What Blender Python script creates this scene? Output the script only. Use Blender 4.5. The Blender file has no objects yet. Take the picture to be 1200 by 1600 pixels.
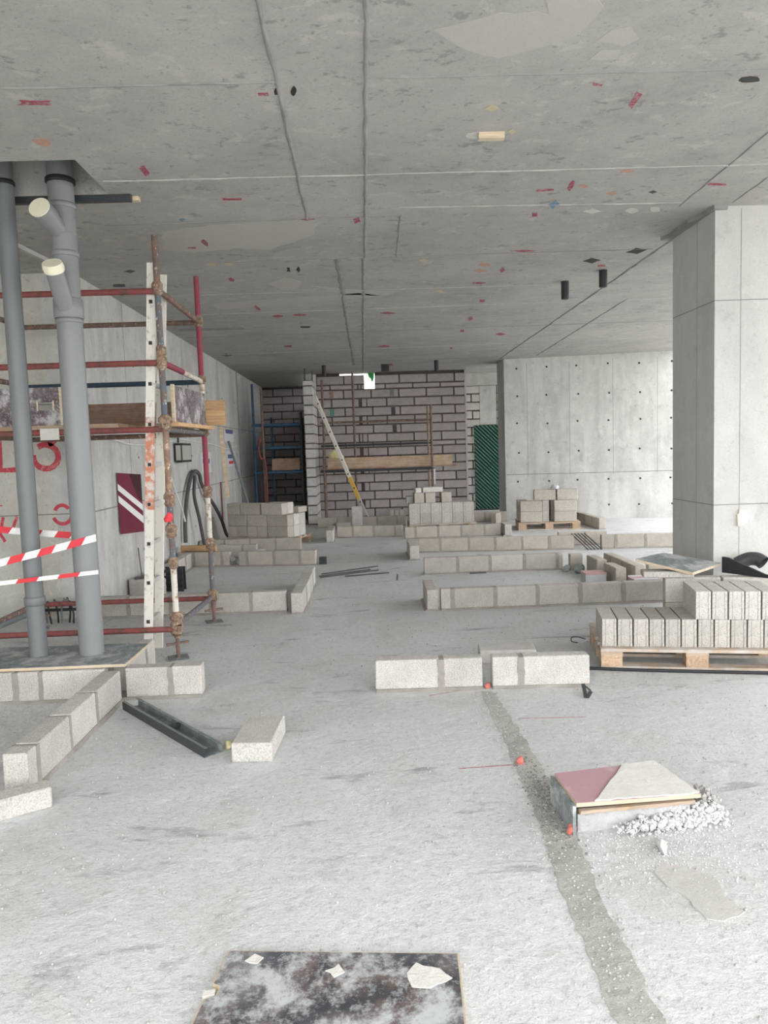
import bpy, bmesh, math, random
from mathutils import Vector, Matrix
random.seed(7)
S = bpy.context.scene
COL = S.collection
R = math.radians

# ---------------------------------------------------------------- camera, sky, exposure
cam_d = bpy.data.cameras.new('camera')
cam_d.sensor_fit = 'VERTICAL'; cam_d.sensor_height = 36.0; cam_d.sensor_width = 27.0
cam_d.lens = 1150.0 / 1600.0 * 36.0
cam_d.clip_end = 300
cam = bpy.data.objects.new('camera', cam_d); COL.objects.link(cam)
FW = Vector((0.023117, 0.996125, -0.084855)); UP = Vector((0.034941, 0.084021, 0.995851)); RT = Vector((0.999122, -0.025986, -0.032863))
cam.matrix_world = Matrix(((RT.x, UP.x, -FW.x, 0.0), (RT.y, UP.y, -FW.y, 0.0), (RT.z, UP.z, -FW.z, 1.55), (0, 0, 0, 1)))
S.camera = cam

W = bpy.data.worlds.new('overcast_sky'); S.world = W; W.use_nodes = True
bg = W.node_tree.nodes['Background']
bg.inputs[0].default_value = (0.985, 0.99, 1.0, 1); bg.inputs[1].default_value = 1.0
S.view_settings.view_transform = 'Standard'; S.view_settings.look = 'None'
S.view_settings.gamma = 1.0; S.view_settings.use_curve_mapping = False
S.view_settings.exposure = 2.33

# ---------------------------------------------------------------- materials
class NT:
    def __init__(s, name):
        s.m = bpy.data.materials.new(name); s.m.use_nodes = True
        s.t = s.m.node_tree; s.b = s.t.nodes['Principled BSDF']
        s.tc = s.t.nodes.new('ShaderNodeTexCoord')
    def n(s, typ, **kw):
        x = s.t.nodes.new('ShaderNode' + typ)
        for k, v in kw.items(): setattr(x, k, v)
        return x
    def l(s, a, b): s.t.links.new(a, b)
    def mapped(s, scale=(1, 1, 1)):
        mp = s.n('Mapping'); mp.inputs['Scale'].default_value = scale
        s.l(s.tc.outputs['Object'], mp.inputs['Vector']); return mp.outputs[0]
    def noise(s, scale, detail=4, rough=.55, vec=None, dist=0.0):
        x = s.n('TexNoise'); x.inputs['Scale'].default_value = scale; x.inputs['Detail'].default_value = detail
        x.inputs['Roughness'].default_value = rough; x.inputs['Distortion'].default_value = dist
        s.l(vec or s.tc.outputs['Object'], x.inputs['Vector']); return x.outputs['Fac']
    def ramp(s, fac, stops):
        x = s.n('ValToRGB'); e = x.color_ramp.elements
        while len(e) < len(stops): e.new(.5)
        for i, (p, c) in enumerate(stops):
            e[i].position = p; e[i].color = (c, c, c, 1) if isinstance(c, (int, float)) else (*c, 1)
        s.l(fac, x.inputs[0]); return x.outputs[0]
    def mix(s, fac, a, b, mode='MIX'):
        x = s.n('Mix', data_type='RGBA', blend_type=mode)
        for sock, v in ((x.inputs[0], fac), (x.inputs[6], a), (x.inputs[7], b)):
            if isinstance(v, (int, float)): sock.default_value = v
            elif isinstance(v, tuple): sock.default_value = (*v, 1)
            else: s.l(v, sock)
        return x.outputs[2]
    def rnd(s, amt):
        o = s.n('ObjectInfo'); r = s.n('MapRange')
        r.inputs[3].default_value = 1 - amt; r.inputs[4].default_value = 1 + amt
        s.l(o.outputs['Random'], r.inputs[0]); return r.outputs[0]
    def vmul(s, col, val):
        x = s.n('VectorMath', operation='SCALE'); s.l(col, x.inputs[0]); s.l(val, x.inputs['Scale']); return x.outputs[0]
    def bump(s, h, dist, strength=1.0, prev=None):
        x = s.n('Bump'); x.inputs['Distance'].default_value = dist; x.inputs['Strength'].default_value = strength
        s.l(h, x.inputs['Height'])
        if prev is not None: s.l(prev, x.inputs['Normal'])
        return x.outputs[0]
    def done(s, col, rough=.85, normal=None, metal=0.0, spec=.3):
        if isinstance(col, tuple): s.b.inputs['Base Color'].default_value = (*col, 1)
        else: s.l(col, s.b.inputs['Base Color'])
        s.b.inputs['Roughness'].default_value = rough; s.b.inputs['Metallic'].default_value = metal
        s.b.inputs['Specular IOR Level'].default_value = spec
        if normal is not None: s.l(normal, s.b.inputs['Normal'])
        return s.m

def dk(c, f): return tuple(x * f for x in c)

def m_plain(name, c, rough=.6, var=.12, scale=14, metal=0.0, spec=.35, bump=.0006):
    t = NT(name); f = t.noise(scale, 5, .6)
    col = t.mix(f, dk(c, 1 - var), dk(c, 1 + var))
    return t.done(col, rough, t.bump(t.noise(scale * 6, 3), bump), metal, spec)

def m_worn(name, c, worn, amount=.5, scale=18, rough=.75, splat=None):
    """painted steel with worn or rusty areas and cement splashes"""
    t = NT(name)
    f = t.ramp(t.noise(scale, 6, .65), [(amount - .06, 0.0), (amount + .06, 1.0)])
    col = t.mix(f, c, worn)
    if splat:
        g = t.ramp(t.noise(scale * 1.7, 5, .6, t.mapped((1.3, 1.1, .8))), [(.60, 0.0), (.66, 1.0)])
        col = t.mix(g, col, splat)
    return t.done(col, rough, t.bump(t.noise(scale * 4, 4), .001), 0, .3)

def m_concrete(name, c, var=.16, scale=1.0, streak=0.0, bump=.004, tint=None, pores=True, scar=0.0):
    t = NT(name)
    big = t.noise(.9 * scale, 6, .6, dist=.4)
    mid = t.noise(5.5 * scale, 6, .62)
    fine = t.noise(60 * scale, 4, .6)
    col = t.mix(t.ramp(big, [(.3, 0.0), (.72, 1.0)]), dk(c, 1 - var), dk(c, 1 + var * .7))
    col = t.mix(t.ramp(mid, [(.35, .0), (.62, .45)]), col, dk(tint or c, 1 + var * .5))
    col = t.mix(t.ramp(fine, [(.30, .32), (.48, 0.0)]), col, dk(c, .6))
    if streak:
        sv = t.noise(1.5, 7, .62, t.mapped((1.8, 1.8, .42)), .5)
        col = t.mix(t.ramp(sv, [(.46, 0.0), (.72, streak)]), col, dk(c, .60))
        sv2 = t.noise(2.3, 6, .6, t.mapped((2.4, 2.4, .45)), .3)
        col = t.mix(t.ramp(sv2, [(.50, 0.0), (.74, streak * .8)]), col, dk(c, 1.22))
    if scar:
        a = t.noise(6.5, 8, .72, t.mapped((1, 1.5, 1)), .2); b = t.noise(4.2, 8, .70, t.mapped((1, 1.3, 1)), .4); d = t.noise(21, 5, .6)
        col = t.mix(t.ramp(a, [(.585, 0.0), (.635, scar)]), col, dk(c, .50))
        col = t.mix(t.ramp(b, [(.575, 0.0), (.61, scar * .8)]), col, dk(c, 1.28))
        col = t.mix(t.ramp(d, [(.64, 0.0), (.69, scar)]), col, dk(c, .55))
    if pores:
        v = t.n('TexVoronoi'); v.inputs['Scale'].default_value = 26 * scale
        t.l(t.tc.outputs['Object'], v.inputs['Vector'])
        col = t.mix(t.ramp(v.outputs['Distance'], [(.07, .55), (.13, 0.0)]), col, dk(c, .45))
    nb = t.bump(mid, bump * 2, .5); nb = t.bump(fine, bump * .4, .6, nb)
    return t.done(col, .88, nb, 0, .25)

def make_floor_mat():
    t = NT('floor_concrete')
    big = t.noise(.55, 7, .62, dist=.6); mid = t.noise(2.6, 8, .68, dist=.3); fine = t.noise(30, 6, .7); vf = t.noise(110, 4, .7)
    streaks = t.noise(1.9, 8, .70, t.mapped((.8, 2.4, 1)), .6); brown = t.noise(1.3, 6, .6, dist=.8)
    col = t.mix(t.ramp(big, [(.34, 0.0), (.66, 1.0)]), (.55, .555, .545), (.64, .655, .655))
    col = t.mix(t.ramp(brown, [(.54, 0.0), (.72, .45)]), col, (.47, .44, .395))
    col = t.mix(t.ramp(mid, [(.56, 0.0), (.74, .50)]), col, (.40, .40, .395))
    col = t.mix(t.ramp(mid, [(.26, .6), (.42, 0.0)]), col, (.70, .72, .72))
    col = t.mix(t.ramp(streaks, [(.585, 0.0), (.67, .70)]), col, (.24, .245, .255))
    col = t.mix(t.ramp(fine, [(.33, .55), (.46, 0.0)]), col, (.34, .34, .335))
    col = t.mix(t.ramp(fine, [(.57, 0.0), (.68, .6)]), col, (.75, .765, .77))
    col = t.mix(t.ramp(vf, [(.34, .5), (.44, 0.0)]), col, (.30, .30, .30))
    nb = t.bump(mid, .03, .6); nb = t.bump(t.noise(16, 6, .66), .010, .7, nb); nb = t.bump(t.noise(60, 5, .7), .0045, .8, nb)
    return t.done(col, .9, nb, 0, .2)

def make_block_mat(name, c, spk=.35):
    t = NT(name)
    f = t.noise(120, 4, .75); h = t.noise(45, 4, .7); g = t.noise(9, 5, .6)
    col = t.mix(t.ramp(g, [(.3, 0.0), (.7, 1.0)]), dk(c, .86), dk(c, 1.06))
    col = t.mix(t.ramp(h, [(.36, spk * .8), (.47, 0.0)]), col, dk(c, .55))
    col = t.mix(t.ramp(f, [(.38, spk * 1.6), (.49, 0.0)]), col, dk(c, .42))
    col = t.mix(t.ramp(f, [(.54, 0.0), (.66, .6)]), col, dk(c, 1.3))
    col = t.vmul(col, t.rnd(.10))
    nb = t.bump(f, .006, .8)
    return t.done(col, .92, nb, 0, .2)

def m_wood(name, c, axis=0, dust=0.0, dark=.6):
    t = NT(name); sc = [18, 18, 18]; sc[axis] = 1.1
    f = t.noise(3.0, 6, .65, t.mapped(tuple(sc)), .6)
    col = t.mix(t.ramp(f, [(.32, 0.0), (.68, 1.0)]), dk(c, dark), dk(c, 1.12))
    if dust:
        d = t.noise(7, 6, .6)
        col = t.mix(t.ramp(d, [(.40, 0.0), (.60, dust)]), col, (.58, .57, .55))
    col = t.vmul(col, t.rnd(.12))
    return t.done(col, .8, t.bump(f, .002, .5), 0, .25)

def m_dirtyply(name, dark=(.05, .05, .058), brown=(.12, .085, .075), white=(.50, .52, .53), w=.5, scale=7.0):
    t = NT(name)
    a = t.noise(scale * .9, 7, .65); b = t.noise(scale * .8, 9, .74, dist=.15); c2 = t.noise(scale * 5, 7, .75); d = t.noise(scale * .45, 5, .6)
    col = t.mix(t.ramp(a, [(.44, 0.0), (.56, 1.0)]), dark, brown)
    col = t.mix(t.ramp(d, [(.42, 0.0), (.62, .45)]), col, (.22, .24, .26))
    col = t.mix(t.ramp(b, [(w + .02, 0.0), (w + .12, .9)]), col, white)
    col = t.mix(t.ramp(c2, [(.50, 0.0), (.62, .65)]), col, dk(white, .75))
    return t.done(col, .7, t.bump(b, .004, .6), 0, .3)

def m_faded(name, c, under, keep=.5, scale=30):
    """thin paint worn through to the concrete under it"""
    t = NT(name); f = t.ramp(t.noise(scale, 6, .7), [(keep - .08, 0.0), (keep + .10, .8)])
    return t.done(t.mix(f, c, under), .85, None, 0, .2)

M = {}
M['floor'] = make_floor_mat()
M['chase'] = m_concrete('chase_fill', (.43, .425, .395), .30, 4.0, bump=.02)
M['screed'] = m_concrete('cement_patch', (.50, .49, .46), .10, 3.0, bump=.006)
M['ground'] = m_concrete('ground_concrete', (.50, .49, .46), .15, .6)
M['ceiling'] = m_concrete('ceiling_concrete', (.415, .402, .38), .22, 1.3, bump=.006, scar=.6)
M['plaster'] = m_concrete('ceiling_patch', (.47, .45, .425), .05, 2.0, bump=.001, pores=False)
M['seam'] = m_concrete('seam_concrete', (.30, .295, .285), .25, 6.0, bump=.004)
M['seam_light'] = m_concrete('seam_light', (.46, .45, .43), .25, 6.0, bump=.004)
M['wall'] = m_concrete('wall_concrete', (.54, .535, .51), .24, 1.1, streak=.65, scar=.35)
M['wall_dirty'] = m_concrete('wall_dirty', (.55, .54, .485), .24, 1.6, streak=.5, scar=.5)
M['column'] = m_concrete('column_concrete', (.55, .54, .52), .10, 1.4, streak=.25, scar=.2)
M['line'] = m_plain('pour_line', (.22, .215, .21), .9)
M['hole'] = m_plain('hole_shade', (.05, .045, .04), .95)  # near-black colour standing in for the shade inside holes
M['block'] = make_block_mat('concrete_block', (.55, .525, .48))
M['block_warm'] = make_block_mat('concrete_block_warm', (.52, .48, .42), .3)
M['block_pale_lit'] = make_block_mat('concrete_block_pale_lit', (.60, .58, .54), .36)  # whiter copy of block; the light on the front blocks is in its colour
M['mortar'] = m_concrete('mortar', (.35, .33, .30), .25, 5.0, bump=.01)
M['aac'] = make_block_mat('aerated_block', (.46, .42, .41), .12)
M['aac_pale'] = make_block_mat('aerated_block_pale', (.60, .575, .55), .12)
M['aac_mortar'] = m_concrete('dark_mortar', (.115, .095, .085), .3, 8.0, bump=.02)
M['pine'] = m_wood('pine_wood', (.58, .42, .29), 0, .25)
M['pine_dusty'] = m_wood('dusty_pine', (.56, .44, .33), 0, .75)
M['pine_end'] = m_wood('pine_block', (.60, .42, .28), 1, .15)
M['plank'] = m_wood('plank_wood', (.50, .36, .24), 0, .2)
M['plank_brown'] = m_wood('plank_brown', (.33, .21, .14), 0, .15)
M['ply_face'] = m_wood('plywood_face', (.62, .40, .22), 0, 0)
M['ply_edge'] = m_wood('plywood_edge', (.66, .54, .38), 0, .2, .75)
M['filmply'] = m_dirtyply('dirty_film_plywood', w=.47)
M['filmply_w'] = m_dirtyply('whitened_film_plywood', (.10, .07, .08), (.17, .11, .11), (.50, .50, .50), .48, 9)
M['filmply_g'] = m_dirtyply('grey_film_plywood', (.17, .20, .21), (.25, .28, .29), (.48, .49, .49), .48, 8)
M['maroon'] = m_worn('maroon_plywood', (.42, .26, .285), (.50, .35, .365), .58, 6)
M['maroon_sign'] = m_plain('maroon_sign', (.155, .016, .038), .6, .25, 6)
M['darkred'] = m_plain('dark_red_panel', (.05, .008, .014), .6, .2, 6)
M['white'] = m_plain('white_paint', (.78, .78, .76), .6, .08)
M['pvc'] = m_plain('grey_pvc', (.215, .228, .232), .42, .08, 3, 0, .45, .0002)
M['pvc_d'] = m_plain('dark_grey_pvc', (.165, .178, .185), .45, .08, 3, 0, .45, .0002)
M['rubber'] = m_plain('black_rubber', (.02, .02, .021), .6, .2)
M['black'] = m_plain('black_plastic', (.028, .03, .034), .5, .25)
M['cap'] = m_plain('cream_cap', (.80, .76, .60), .7, .06, 30)
M['tape_r'] = m_plain('tape_red', (.66, .045, .06), .5, .06)
M['tape_w'] = m_plain('tape_white', (.86, .84, .83), .5, .04)
M['t_red'] = m_worn('red_tube', (.25, .075, .07), (.14, .075, .06), .56)
M['t_rust'] = m_worn('rust_tube', (.22, .14, .10), (.15, .11, .10), .5, splat=(.42, .39, .35))
M['t_blue'] = m_worn('blue_tube', (.045, .075, .11), (.10, .11, .12), .62)
M['t_bluegrey'] = m_worn('blue_grey_tube', (.12, .14, .17), (.17, .125, .10), .52, splat=(.50, .48, .44))
M['t_pink'] = m_worn('crimson_tube', (.30, .055, .085), (.22, .09, .09), .55)
M['t_white'] = m_worn('white_tube', (.64, .60, .53), (.36, .24, .17), .57)
M['t_brown'] = m_worn('brown_tube', (.24, .16, .12), (.40, .27, .17), .55, splat=(.60, .57, .50))
M['coupler'] = m_worn('rusty_coupler', (.34, .24, .165), (.19, .125, .09), .5, 30, splat=(.62, .56, .45))
M['blue_steel'] = m_worn('blue_steel', (.05, .115, .19), (.03, .05, .08), .6)
M['ladder'] = m_worn('ladder_white', (.80, .77, .70), (.55, .52, .46), .62, 22)
M['ladder_o'] = m_worn('ladder_orange', (.70, .66, .60), (.62, .25, .16), .48, 14)
M['alu'] = m_plain('aluminium', (.55, .55, .54), .45, .12, 12, .5, .5)
M['yellow'] = m_plain('yellow_paint', (.70, .45, .10), .55, .12)
M['paint_r'] = m_faded('paint_r', (.34, .08, .11), (.42, .40, .385), .56)
M['paint_b'] = m_faded('paint_b', (.13, .25, .36), (.42, .40, .385), .56)
M['paint_o'] = m_faded('paint_o', (.50, .29, .20), (.42, .40, .385), .56)
M['paint_y'] = m_faded('paint_y', (.55, .48, .30), (.42, .40, .385), .56)
M['paint_w'] = m_faded('paint_white', (.62, .60, .56), (.45, .44, .42), .56)
M['graffiti'] = m_worn('red_spray_paint', (.52, .07, .10), (.60, .22, .22), .58, 24)
M['cement'] = m_concrete('pale_cement', (.68, .665, .62), .10, 4.0, bump=.008)
M['rubble'] = m_plain('crushed_concrete', (.58, .585, .585), .9, .3, 40, bump=.002)
M['grit_dark'] = m_plain('dark_gravel', (.17, .17, .165), .9, .3, 20)
M['white_kerb'] = m_concrete('white_kerb', (.58, .585, .585), .28, 7.0, bump=.02, scar=.5)
M['grit'] = m_plain('grit', (.40, .39, .37), .9, .35, 20)
M['steel'] = m_worn('galvanised_steel', (.17, .195, .20), (.30, .32, .32), .58, 12, .5)
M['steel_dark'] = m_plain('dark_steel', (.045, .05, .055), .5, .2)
M['rebar'] = m_plain('rebar_steel', (.10, .095, .09), .7, .25)
M['green'] = m_worn('green_slats', (.12, .30, .25), (.22, .36, .31), .56, 9)
M['green_d'] = m_plain('green_dark', (.02, .06, .05), .7, .2)
M['green_rag'] = m_plain('green_mesh', (.05, .35, .10), .7, .2)
M['paper'] = m_plain('paper', (.62, .63, .66), .8, .06)
M['ink_b'] = m_plain('blue_print', (.10, .13, .25), .7, .1)
M['ink_r'] = m_plain('red_print', (.5, .06, .07), .7, .1)
M['glass'] = m_plain('lamp_glass', (.50, .50, .46), .3, .06)
M['cable'] = m_plain('white_cable', (.70, .70, .68), .6, .05)
M['plastic_bag'] = m_plain('grey_bag', (.33, .36, .36), .55, .3, 14, 0, .4, .01)
M['cup'] = m_plain('red_plastic', (.55, .16, .13), .6, .15)
M['carton'] = m_plain('carton_pink', (.50, .33, .31), .8, .12)
M['carton_side'] = m_plain('carton_grey', (.46, .47, .48), .8, .15)
M['elbow'] = m_plain('charcoal_plastic', (.055, .06, .065), .5, .15)
M['fitting_y'] = m_plain('yellow_fitting', (.72, .66, .36), .6, .1)

# ---------------------------------------------------------------- mesh helpers
class MB:
    def __init__(s): s.v = []; s.f = []; s.mi = []; s.smooth = False
    def add(s, vs, fs, mi=0):
        o = len(s.v); s.v += [tuple(v) for v in vs]; s.f += [tuple(i + o for i in f) for f in fs]; s.mi += [mi] * len(fs); return s
    def box(s, c, d, rz=0.0, mat=None, mi=0):
        hx, hy, hz = d[0] / 2, d[1] / 2, d[2] / 2
        m = mat or Matrix.Rotation(rz, 3, 'Z'); c = Vector(c)
        vs = [c + m @ Vector((x, y, z)) for x in (-hx, hx) for y in (-hy, hy) for z in (-hz, hz)]
        return s.add(vs, [(0, 1, 3, 2), (4, 6, 7, 5), (0, 4, 5, 1), (2, 3, 7, 6), (0, 2, 6, 4), (1, 5, 7, 3)], mi)
    def lohi(s, a, b, mi=0):
        return s.box([(a[i] + b[i]) / 2 for i in range(3)], [abs(b[i] - a[i]) for i in range(3)], mi=mi)
    def bar(s, p, q, w, h, up=(0, 0, 1), mi=0):
        p, q = Vector(p), Vector(q); d = q - p; L = d.length; x = d / L
        u = Vector(up); y = u.cross(x)
        if y.length < 1e-4: y = Vector((0, 1, 0)).cross(x)
        y.normalize(); z = x.cross(y)
        return s.box((p + q) / 2, (L, w, h), mat=Matrix((x, y, z)).transposed(), mi=mi)
    def tube(s, pts, r, seg=12, mi=0, caps=True):
        pts = [Vector(p) for p in pts]; n = len(pts); rs = r if isinstance(r, (list, tuple)) else [r] * n
        vs, fs = [], []; ref = None
        for i, p in enumerate(pts):
            t = (pts[min(i + 1, n - 1)] - pts[max(i - 1, 0)])
            if t.length < 1e-7: t = pts[-1] - pts[0]
            t.normalize()
            if ref is None:
                ref = Vector((0, 0, 1)) if abs(t.z) < .9 else Vector((1, 0, 0))
            u = ref - t * ref.dot(t); u.normalize(); ref = u; w = t.cross(u)
            for k in range(seg):
                a = 2 * math.pi * k / seg
                vs.append(p + (u * math.cos(a) + w * math.sin(a)) * rs[i])
        for i in range(n - 1):
            for k in range(seg):
                k2 = (k + 1) % seg
                fs.append((i * seg + k, i * seg + k2, (i + 1) * seg + k2, (i + 1) * seg + k))
        if caps: fs.append(tuple(range(seg))[::-1]); fs.append(tuple((n - 1) * seg + k for k in range(seg)))
        s.smooth = True
        return s.add(vs, fs, mi)
    def prism(s, poly, z0, z1, fn=None, mi=0):
        """polygon (a, b) extruded from z0 to z1; fn maps (a, b, z) to a point"""
        fn = fn or (lambda a, b, z: (a, b, z)); n = len(poly)
        ar = sum(poly[i][0] * poly[(i + 1) % n][1] - poly[(i + 1) % n][0] * poly[i][1] for i in range(n))
        if ar < 0: poly = poly[::-1]
        vs = [fn(a, b, z0) for a, b in poly] + [fn(a, b, z1) for a, b in poly]
        fs = [tuple(range(n))[::-1], tuple(range(n, 2 * n))] + [(i, (i + 1) % n, n + (i + 1) % n, n + i) for i in range(n)]
        return s.add(vs, fs, mi)
    def mesh(s, name, mats):
        me = bpy.data.meshes.new(name); me.from_pydata(s.v, [], s.f)
        for m in mats: me.materials.append(m)
        me.polygons.foreach_set('material_index', s.mi)
        bm = bmesh.new(); bm.from_mesh(me); bmesh.ops.recalc_face_normals(bm, faces=bm.faces); bm.to_mesh(me); bm.free()
        if s.smooth:
            me.polygons.foreach_set('use_smooth', [len(f) == 4 for f in s.f])
            me.set_sharp_from_angle(angle=R(50))
        return me

def spline(pts, n=8):
    """smooth path through points"""
    P = [Vector(p) for p in pts]; P = [P[0] * 2 - P[1]] + P + [P[-1] * 2 - P[-2]]; out = []
    for i in range(1, len(P) - 2):
        a, b, c, d = P[i - 1:i + 3]
        for k in range(n):
            t = k / n; out.append(.5 * (2 * b + (c - a) * t + (2 * a - 5 * b + 4 * c - d) * t * t + (3 * b - a - 3 * c + d) * t ** 3))
    return out + [P[-2]]
def mm(m): return [M[x] if isinstance(x, str) else x for x in (m if isinstance(m, (list, tuple)) else [m])]
def wloc(o):
    v = Vector((0, 0, 0))
    while o is not None: v = v + o.location; o = o.parent
    return v
def tag(o, label=None, cat=None, group=None, kind=None):
    if label: o['label'] = label
    if cat: o['category'] = cat
    if group: o['group'] = group
    if kind: o['kind'] = kind
    return o
def thing(name, label, cat, loc=(0, 0, 0), rz=0.0, group=None, kind=None):
    o = bpy.data.objects.new(name, None); COL.objects.link(o); o.location = loc; o.rotation_euler = (0, 0, rz)
    o.empty_display_size = .1
    return tag(o, label, cat, group, kind)
def put(name, me, parent=None, loc=(0, 0, 0), rot=(0, 0, 0)):
    o = bpy.data.objects.new(name, me); COL.objects.link(o); o.location = loc; o.rotation_euler = rot; o.parent = parent
    return o
def part(name, mb, m, parent, label=None):
    """mesh given in world coordinates under an unrotated parent"""
    off = wloc(parent)
    mb.v = [(x - off.x, y - off.y, z - off.z) for x, y, z in mb.v]
    o = put(name, mb.mesh(name, mm(m)), parent)
    return tag(o, label)
def lpart(name, mb, m, parent, label=None):
    return tag(put(name, mb.mesh(name, mm(m)), parent), label)
def solo(name, mb, m, label, cat=None, group=None, kind=None, base=None):
    """a top-level thing that is one mesh; origin at its base"""
    xs = [v[0] for v in mb.v]; ys = [v[1] for v in mb.v]; zs = [v[2] for v in mb.v]
    b = Vector(base) if base else Vector(((min(xs) + max(xs)) / 2, (min(ys) + max(ys)) / 2, min(zs)))
    mb.v = [(x - b.x, y - b.y, z - b.z) for x, y, z in mb.v]
    o = put(name, mb.mesh(name, mm(m)), None, b)
    return tag(o, label, cat, group, kind)
def struct(name, mb, m, label=None, cat=None):
    o = put(name, mb.mesh(name, mm(m)), None); return tag(o, label, cat, None, 'structure')

_bc = {}
def block_mesh(L, Wd, H, m, groove=False, bev=.006):
    """block lying along x, base at z = 0, bevelled, worn arrises; grooves on the short ends when asked"""
    key = (round(L, 2), round(Wd, 3), round(H, 3), m, groove)
    if key in _bc: return _bc[key]
    L, Wd, H = key[:3]
    bm = bmesh.new(); hx, hy = L / 2, Wd / 2
    if groove:
        g, d, w = hy * .60, .005, .004
        e = [(hx, -hy), (hx, -g - w), (hx - d, -g), (hx, -g + w), (hx, g - w), (hx - d, g), (hx, g + w), (hx, hy)]
        pts = e + [(-x, -y) for x, y in e]
    else: pts = [(hx, -hy), (hx, hy), (-hx, hy), (-hx, -hy)]
    vs = [bm.verts.new((x, y, 0)) for x, y in pts]; f = bm.faces.new(vs)
    ex = bmesh.ops.extrude_face_region(bm, geom=[f])
    bmesh.ops.translate(bm, vec=(0, 0, H), verts=[v for v in ex['geom'] if isinstance(v, bmesh.types.BMVert)])
    bmesh.ops.recalc_face_normals(bm, faces=bm.faces)
    ed = [e for e in bm.edges if len(e.link_faces) == 2 and e.calc_face_angle(0) > 1.3 and not (groove and e.calc_face_angle(0) < 1.5 and abs(e.verts[0].co.z - e.verts[1].co.z) > .01)]
    if not groove: bmesh.ops.bevel(bm, geom=ed, offset=bev, segments=1, affect='EDGES')
    rr = random.Random(hash((L, Wd, H)) & 0xffff)
    for v in bm.verts: v.co += Vector((rr.uniform(-1, 1), rr.uniform(-1, 1), 0)) * .0012
    me = bpy.data.meshes.new('block'); bm.to_mesh(me); bm.free(); me.materials.append(M[m]); _bc[key] = me
    return me
def loose_block(label, loc, rz=0.0, dims=(.39, .10, .19), m='block', group=None, rot=None, groove=False):
    o = put('concrete_block', block_mesh(*dims, m, groove), None, loc, rot or (0, 0, rz))
    return tag(o, label, 'concrete block', group)

_jc = {}
def joint_mesh(w, t, h):
    key = (round(w, 3), round(t, 3), round(h, 2))
    if key in _jc: return _jc[key]
    rr = random.Random(len(_jc) + 3); mb = MB(); n = 6; vs = []
    for i in range(n + 1):
        z = h * i / n; a = rr.uniform(.003, .012); b = rr.uniform(.003, .012)
        vs += [(-w / 2 - a, -t / 2 - .003, z), (w / 2 + b, -t / 2 - .003, z), (w / 2 + b, t / 2 + .003, z), (-w / 2 - a, t / 2 + .003, z)]
    fs = [(0, 3, 2, 1), (4 * n, 4 * n + 1, 4 * n + 2, 4 * n + 3)]
    for i in range(n):
        for k in range(4):
            k2 = (k + 1) % 4; fs.append((4 * i + k, 4 * i + k2, 4 * i + 4 + k2, 4 * i + 4 + k))
    mb.add(vs, fs); _jc[key] = mb.mesh('mortar_joint', [M['mortar']]); return _jc[key]

def low_wall(label, p0, p1, segs=None, t=.10, h=.19, m='block', bed=True, group=None, start=0.0):
    """first course of blocks from p0 to p1 (the line of its front face; thickness lies to the left of p0 -> p1)"""
    p0, p1 = Vector((*p0, 0)), Vector((*p1, 0)); d = p1 - p0; L = d.length; rz = math.atan2(d.y, d.x)
    root = thing('block_course', label, 'low wall', p0, rz, group)
    if segs is None:
        segs = []; a = start
        while a < L - .03:
            b = min(a + .385, L); segs.append((a, b)); a = b + .018
    for i, (a, b) in enumerate(segs):
        o = put('block', block_mesh(b - a, t, h, m), root, ((a + b) / 2, t / 2 + random.uniform(-.003, .003), .014), (0, 0, random.uniform(-.004, .004)))
        if i + 1 < len(segs) and 0 < segs[i + 1][0] - b < .07:
            g = segs[i + 1][0] - b
            put('mortar_joint', joint_mesh(g, t, h - .003), root, (b + g / 2, t / 2, .014))
    if bed:
        mb = MB(); n = max(3, int(L / .12)); vs = []; a0, a1 = segs[0][0], segs[-1][1]
        for i in range(n + 1):
            x = a0 + (a1 - a0) * i / n
            vs += [(x, -.012 - random.random() * .018, 0), (x, -.001, .016), (x, t + .001, .016), (x, t + .012 + random.random() * .018, 0)]
        fs = [(0, 1, 2, 3), (4 * n + 3, 4 * n + 2, 4 * n + 1, 4 * n)]
        for i in range(n):
            for k in range(4):
                k2 = (k + 1) % 4; fs.append((4 * i + k, 4 * i + 4 + k, 4 * i + 4 + k2, 4 * i + k2))
        mb.add(vs, fs); lpart('mortar_bed', mb, 'mortar', root)
    return root

def pallet(label, loc, rz, L=1.2, D=.8, group='wooden pallets', front='pine_dusty'):
    """four-way pallet, origin at the front left corner, length along x"""
    r = thing('wooden_pallet', label, 'pallet', loc, rz, group)
    for k, y in enumerate((.05, .225, .40, .575, .75)):
        y *= D / .8
        w = .10 if k in (1, 3) else .13
        lpart('deck_board', MB().box((L / 2, y + .012, .133), (L, w * D / .8 * .96, .022)), front, r)
    for x in (.0725, L / 2, L - .0725):
        lpart('cross_board', MB().box((x, D / 2, .111), (.145, D, .021)), 'pine', r)
        for y in (.05, D / 2, D - .05):
            lpart('spacer_block', MB().box((x, y, .0615), (.14, .098, .077)), 'pine_end', r)
    for y in (.05, D / 2, D - .05):
        lpart('bottom_board', MB().box((L / 2, y, .0115), (L, .098, .022)), 'pine_dusty', r)
    return r

# ================================================================ the setting
CZ = 3.3
struct('ground', MB().lohi((-60, -60, -.9), (60, 60, -.6)), 'ground', 'pale bare ground outside the concrete slab', 'ground')
fl_o = struct('floor', MB().lohi((-10, -3, -.6), (7.6, 21, 0)), 'floor', 'dusty grey concrete floor slab with scuffs and cement stains', 'floor')

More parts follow.
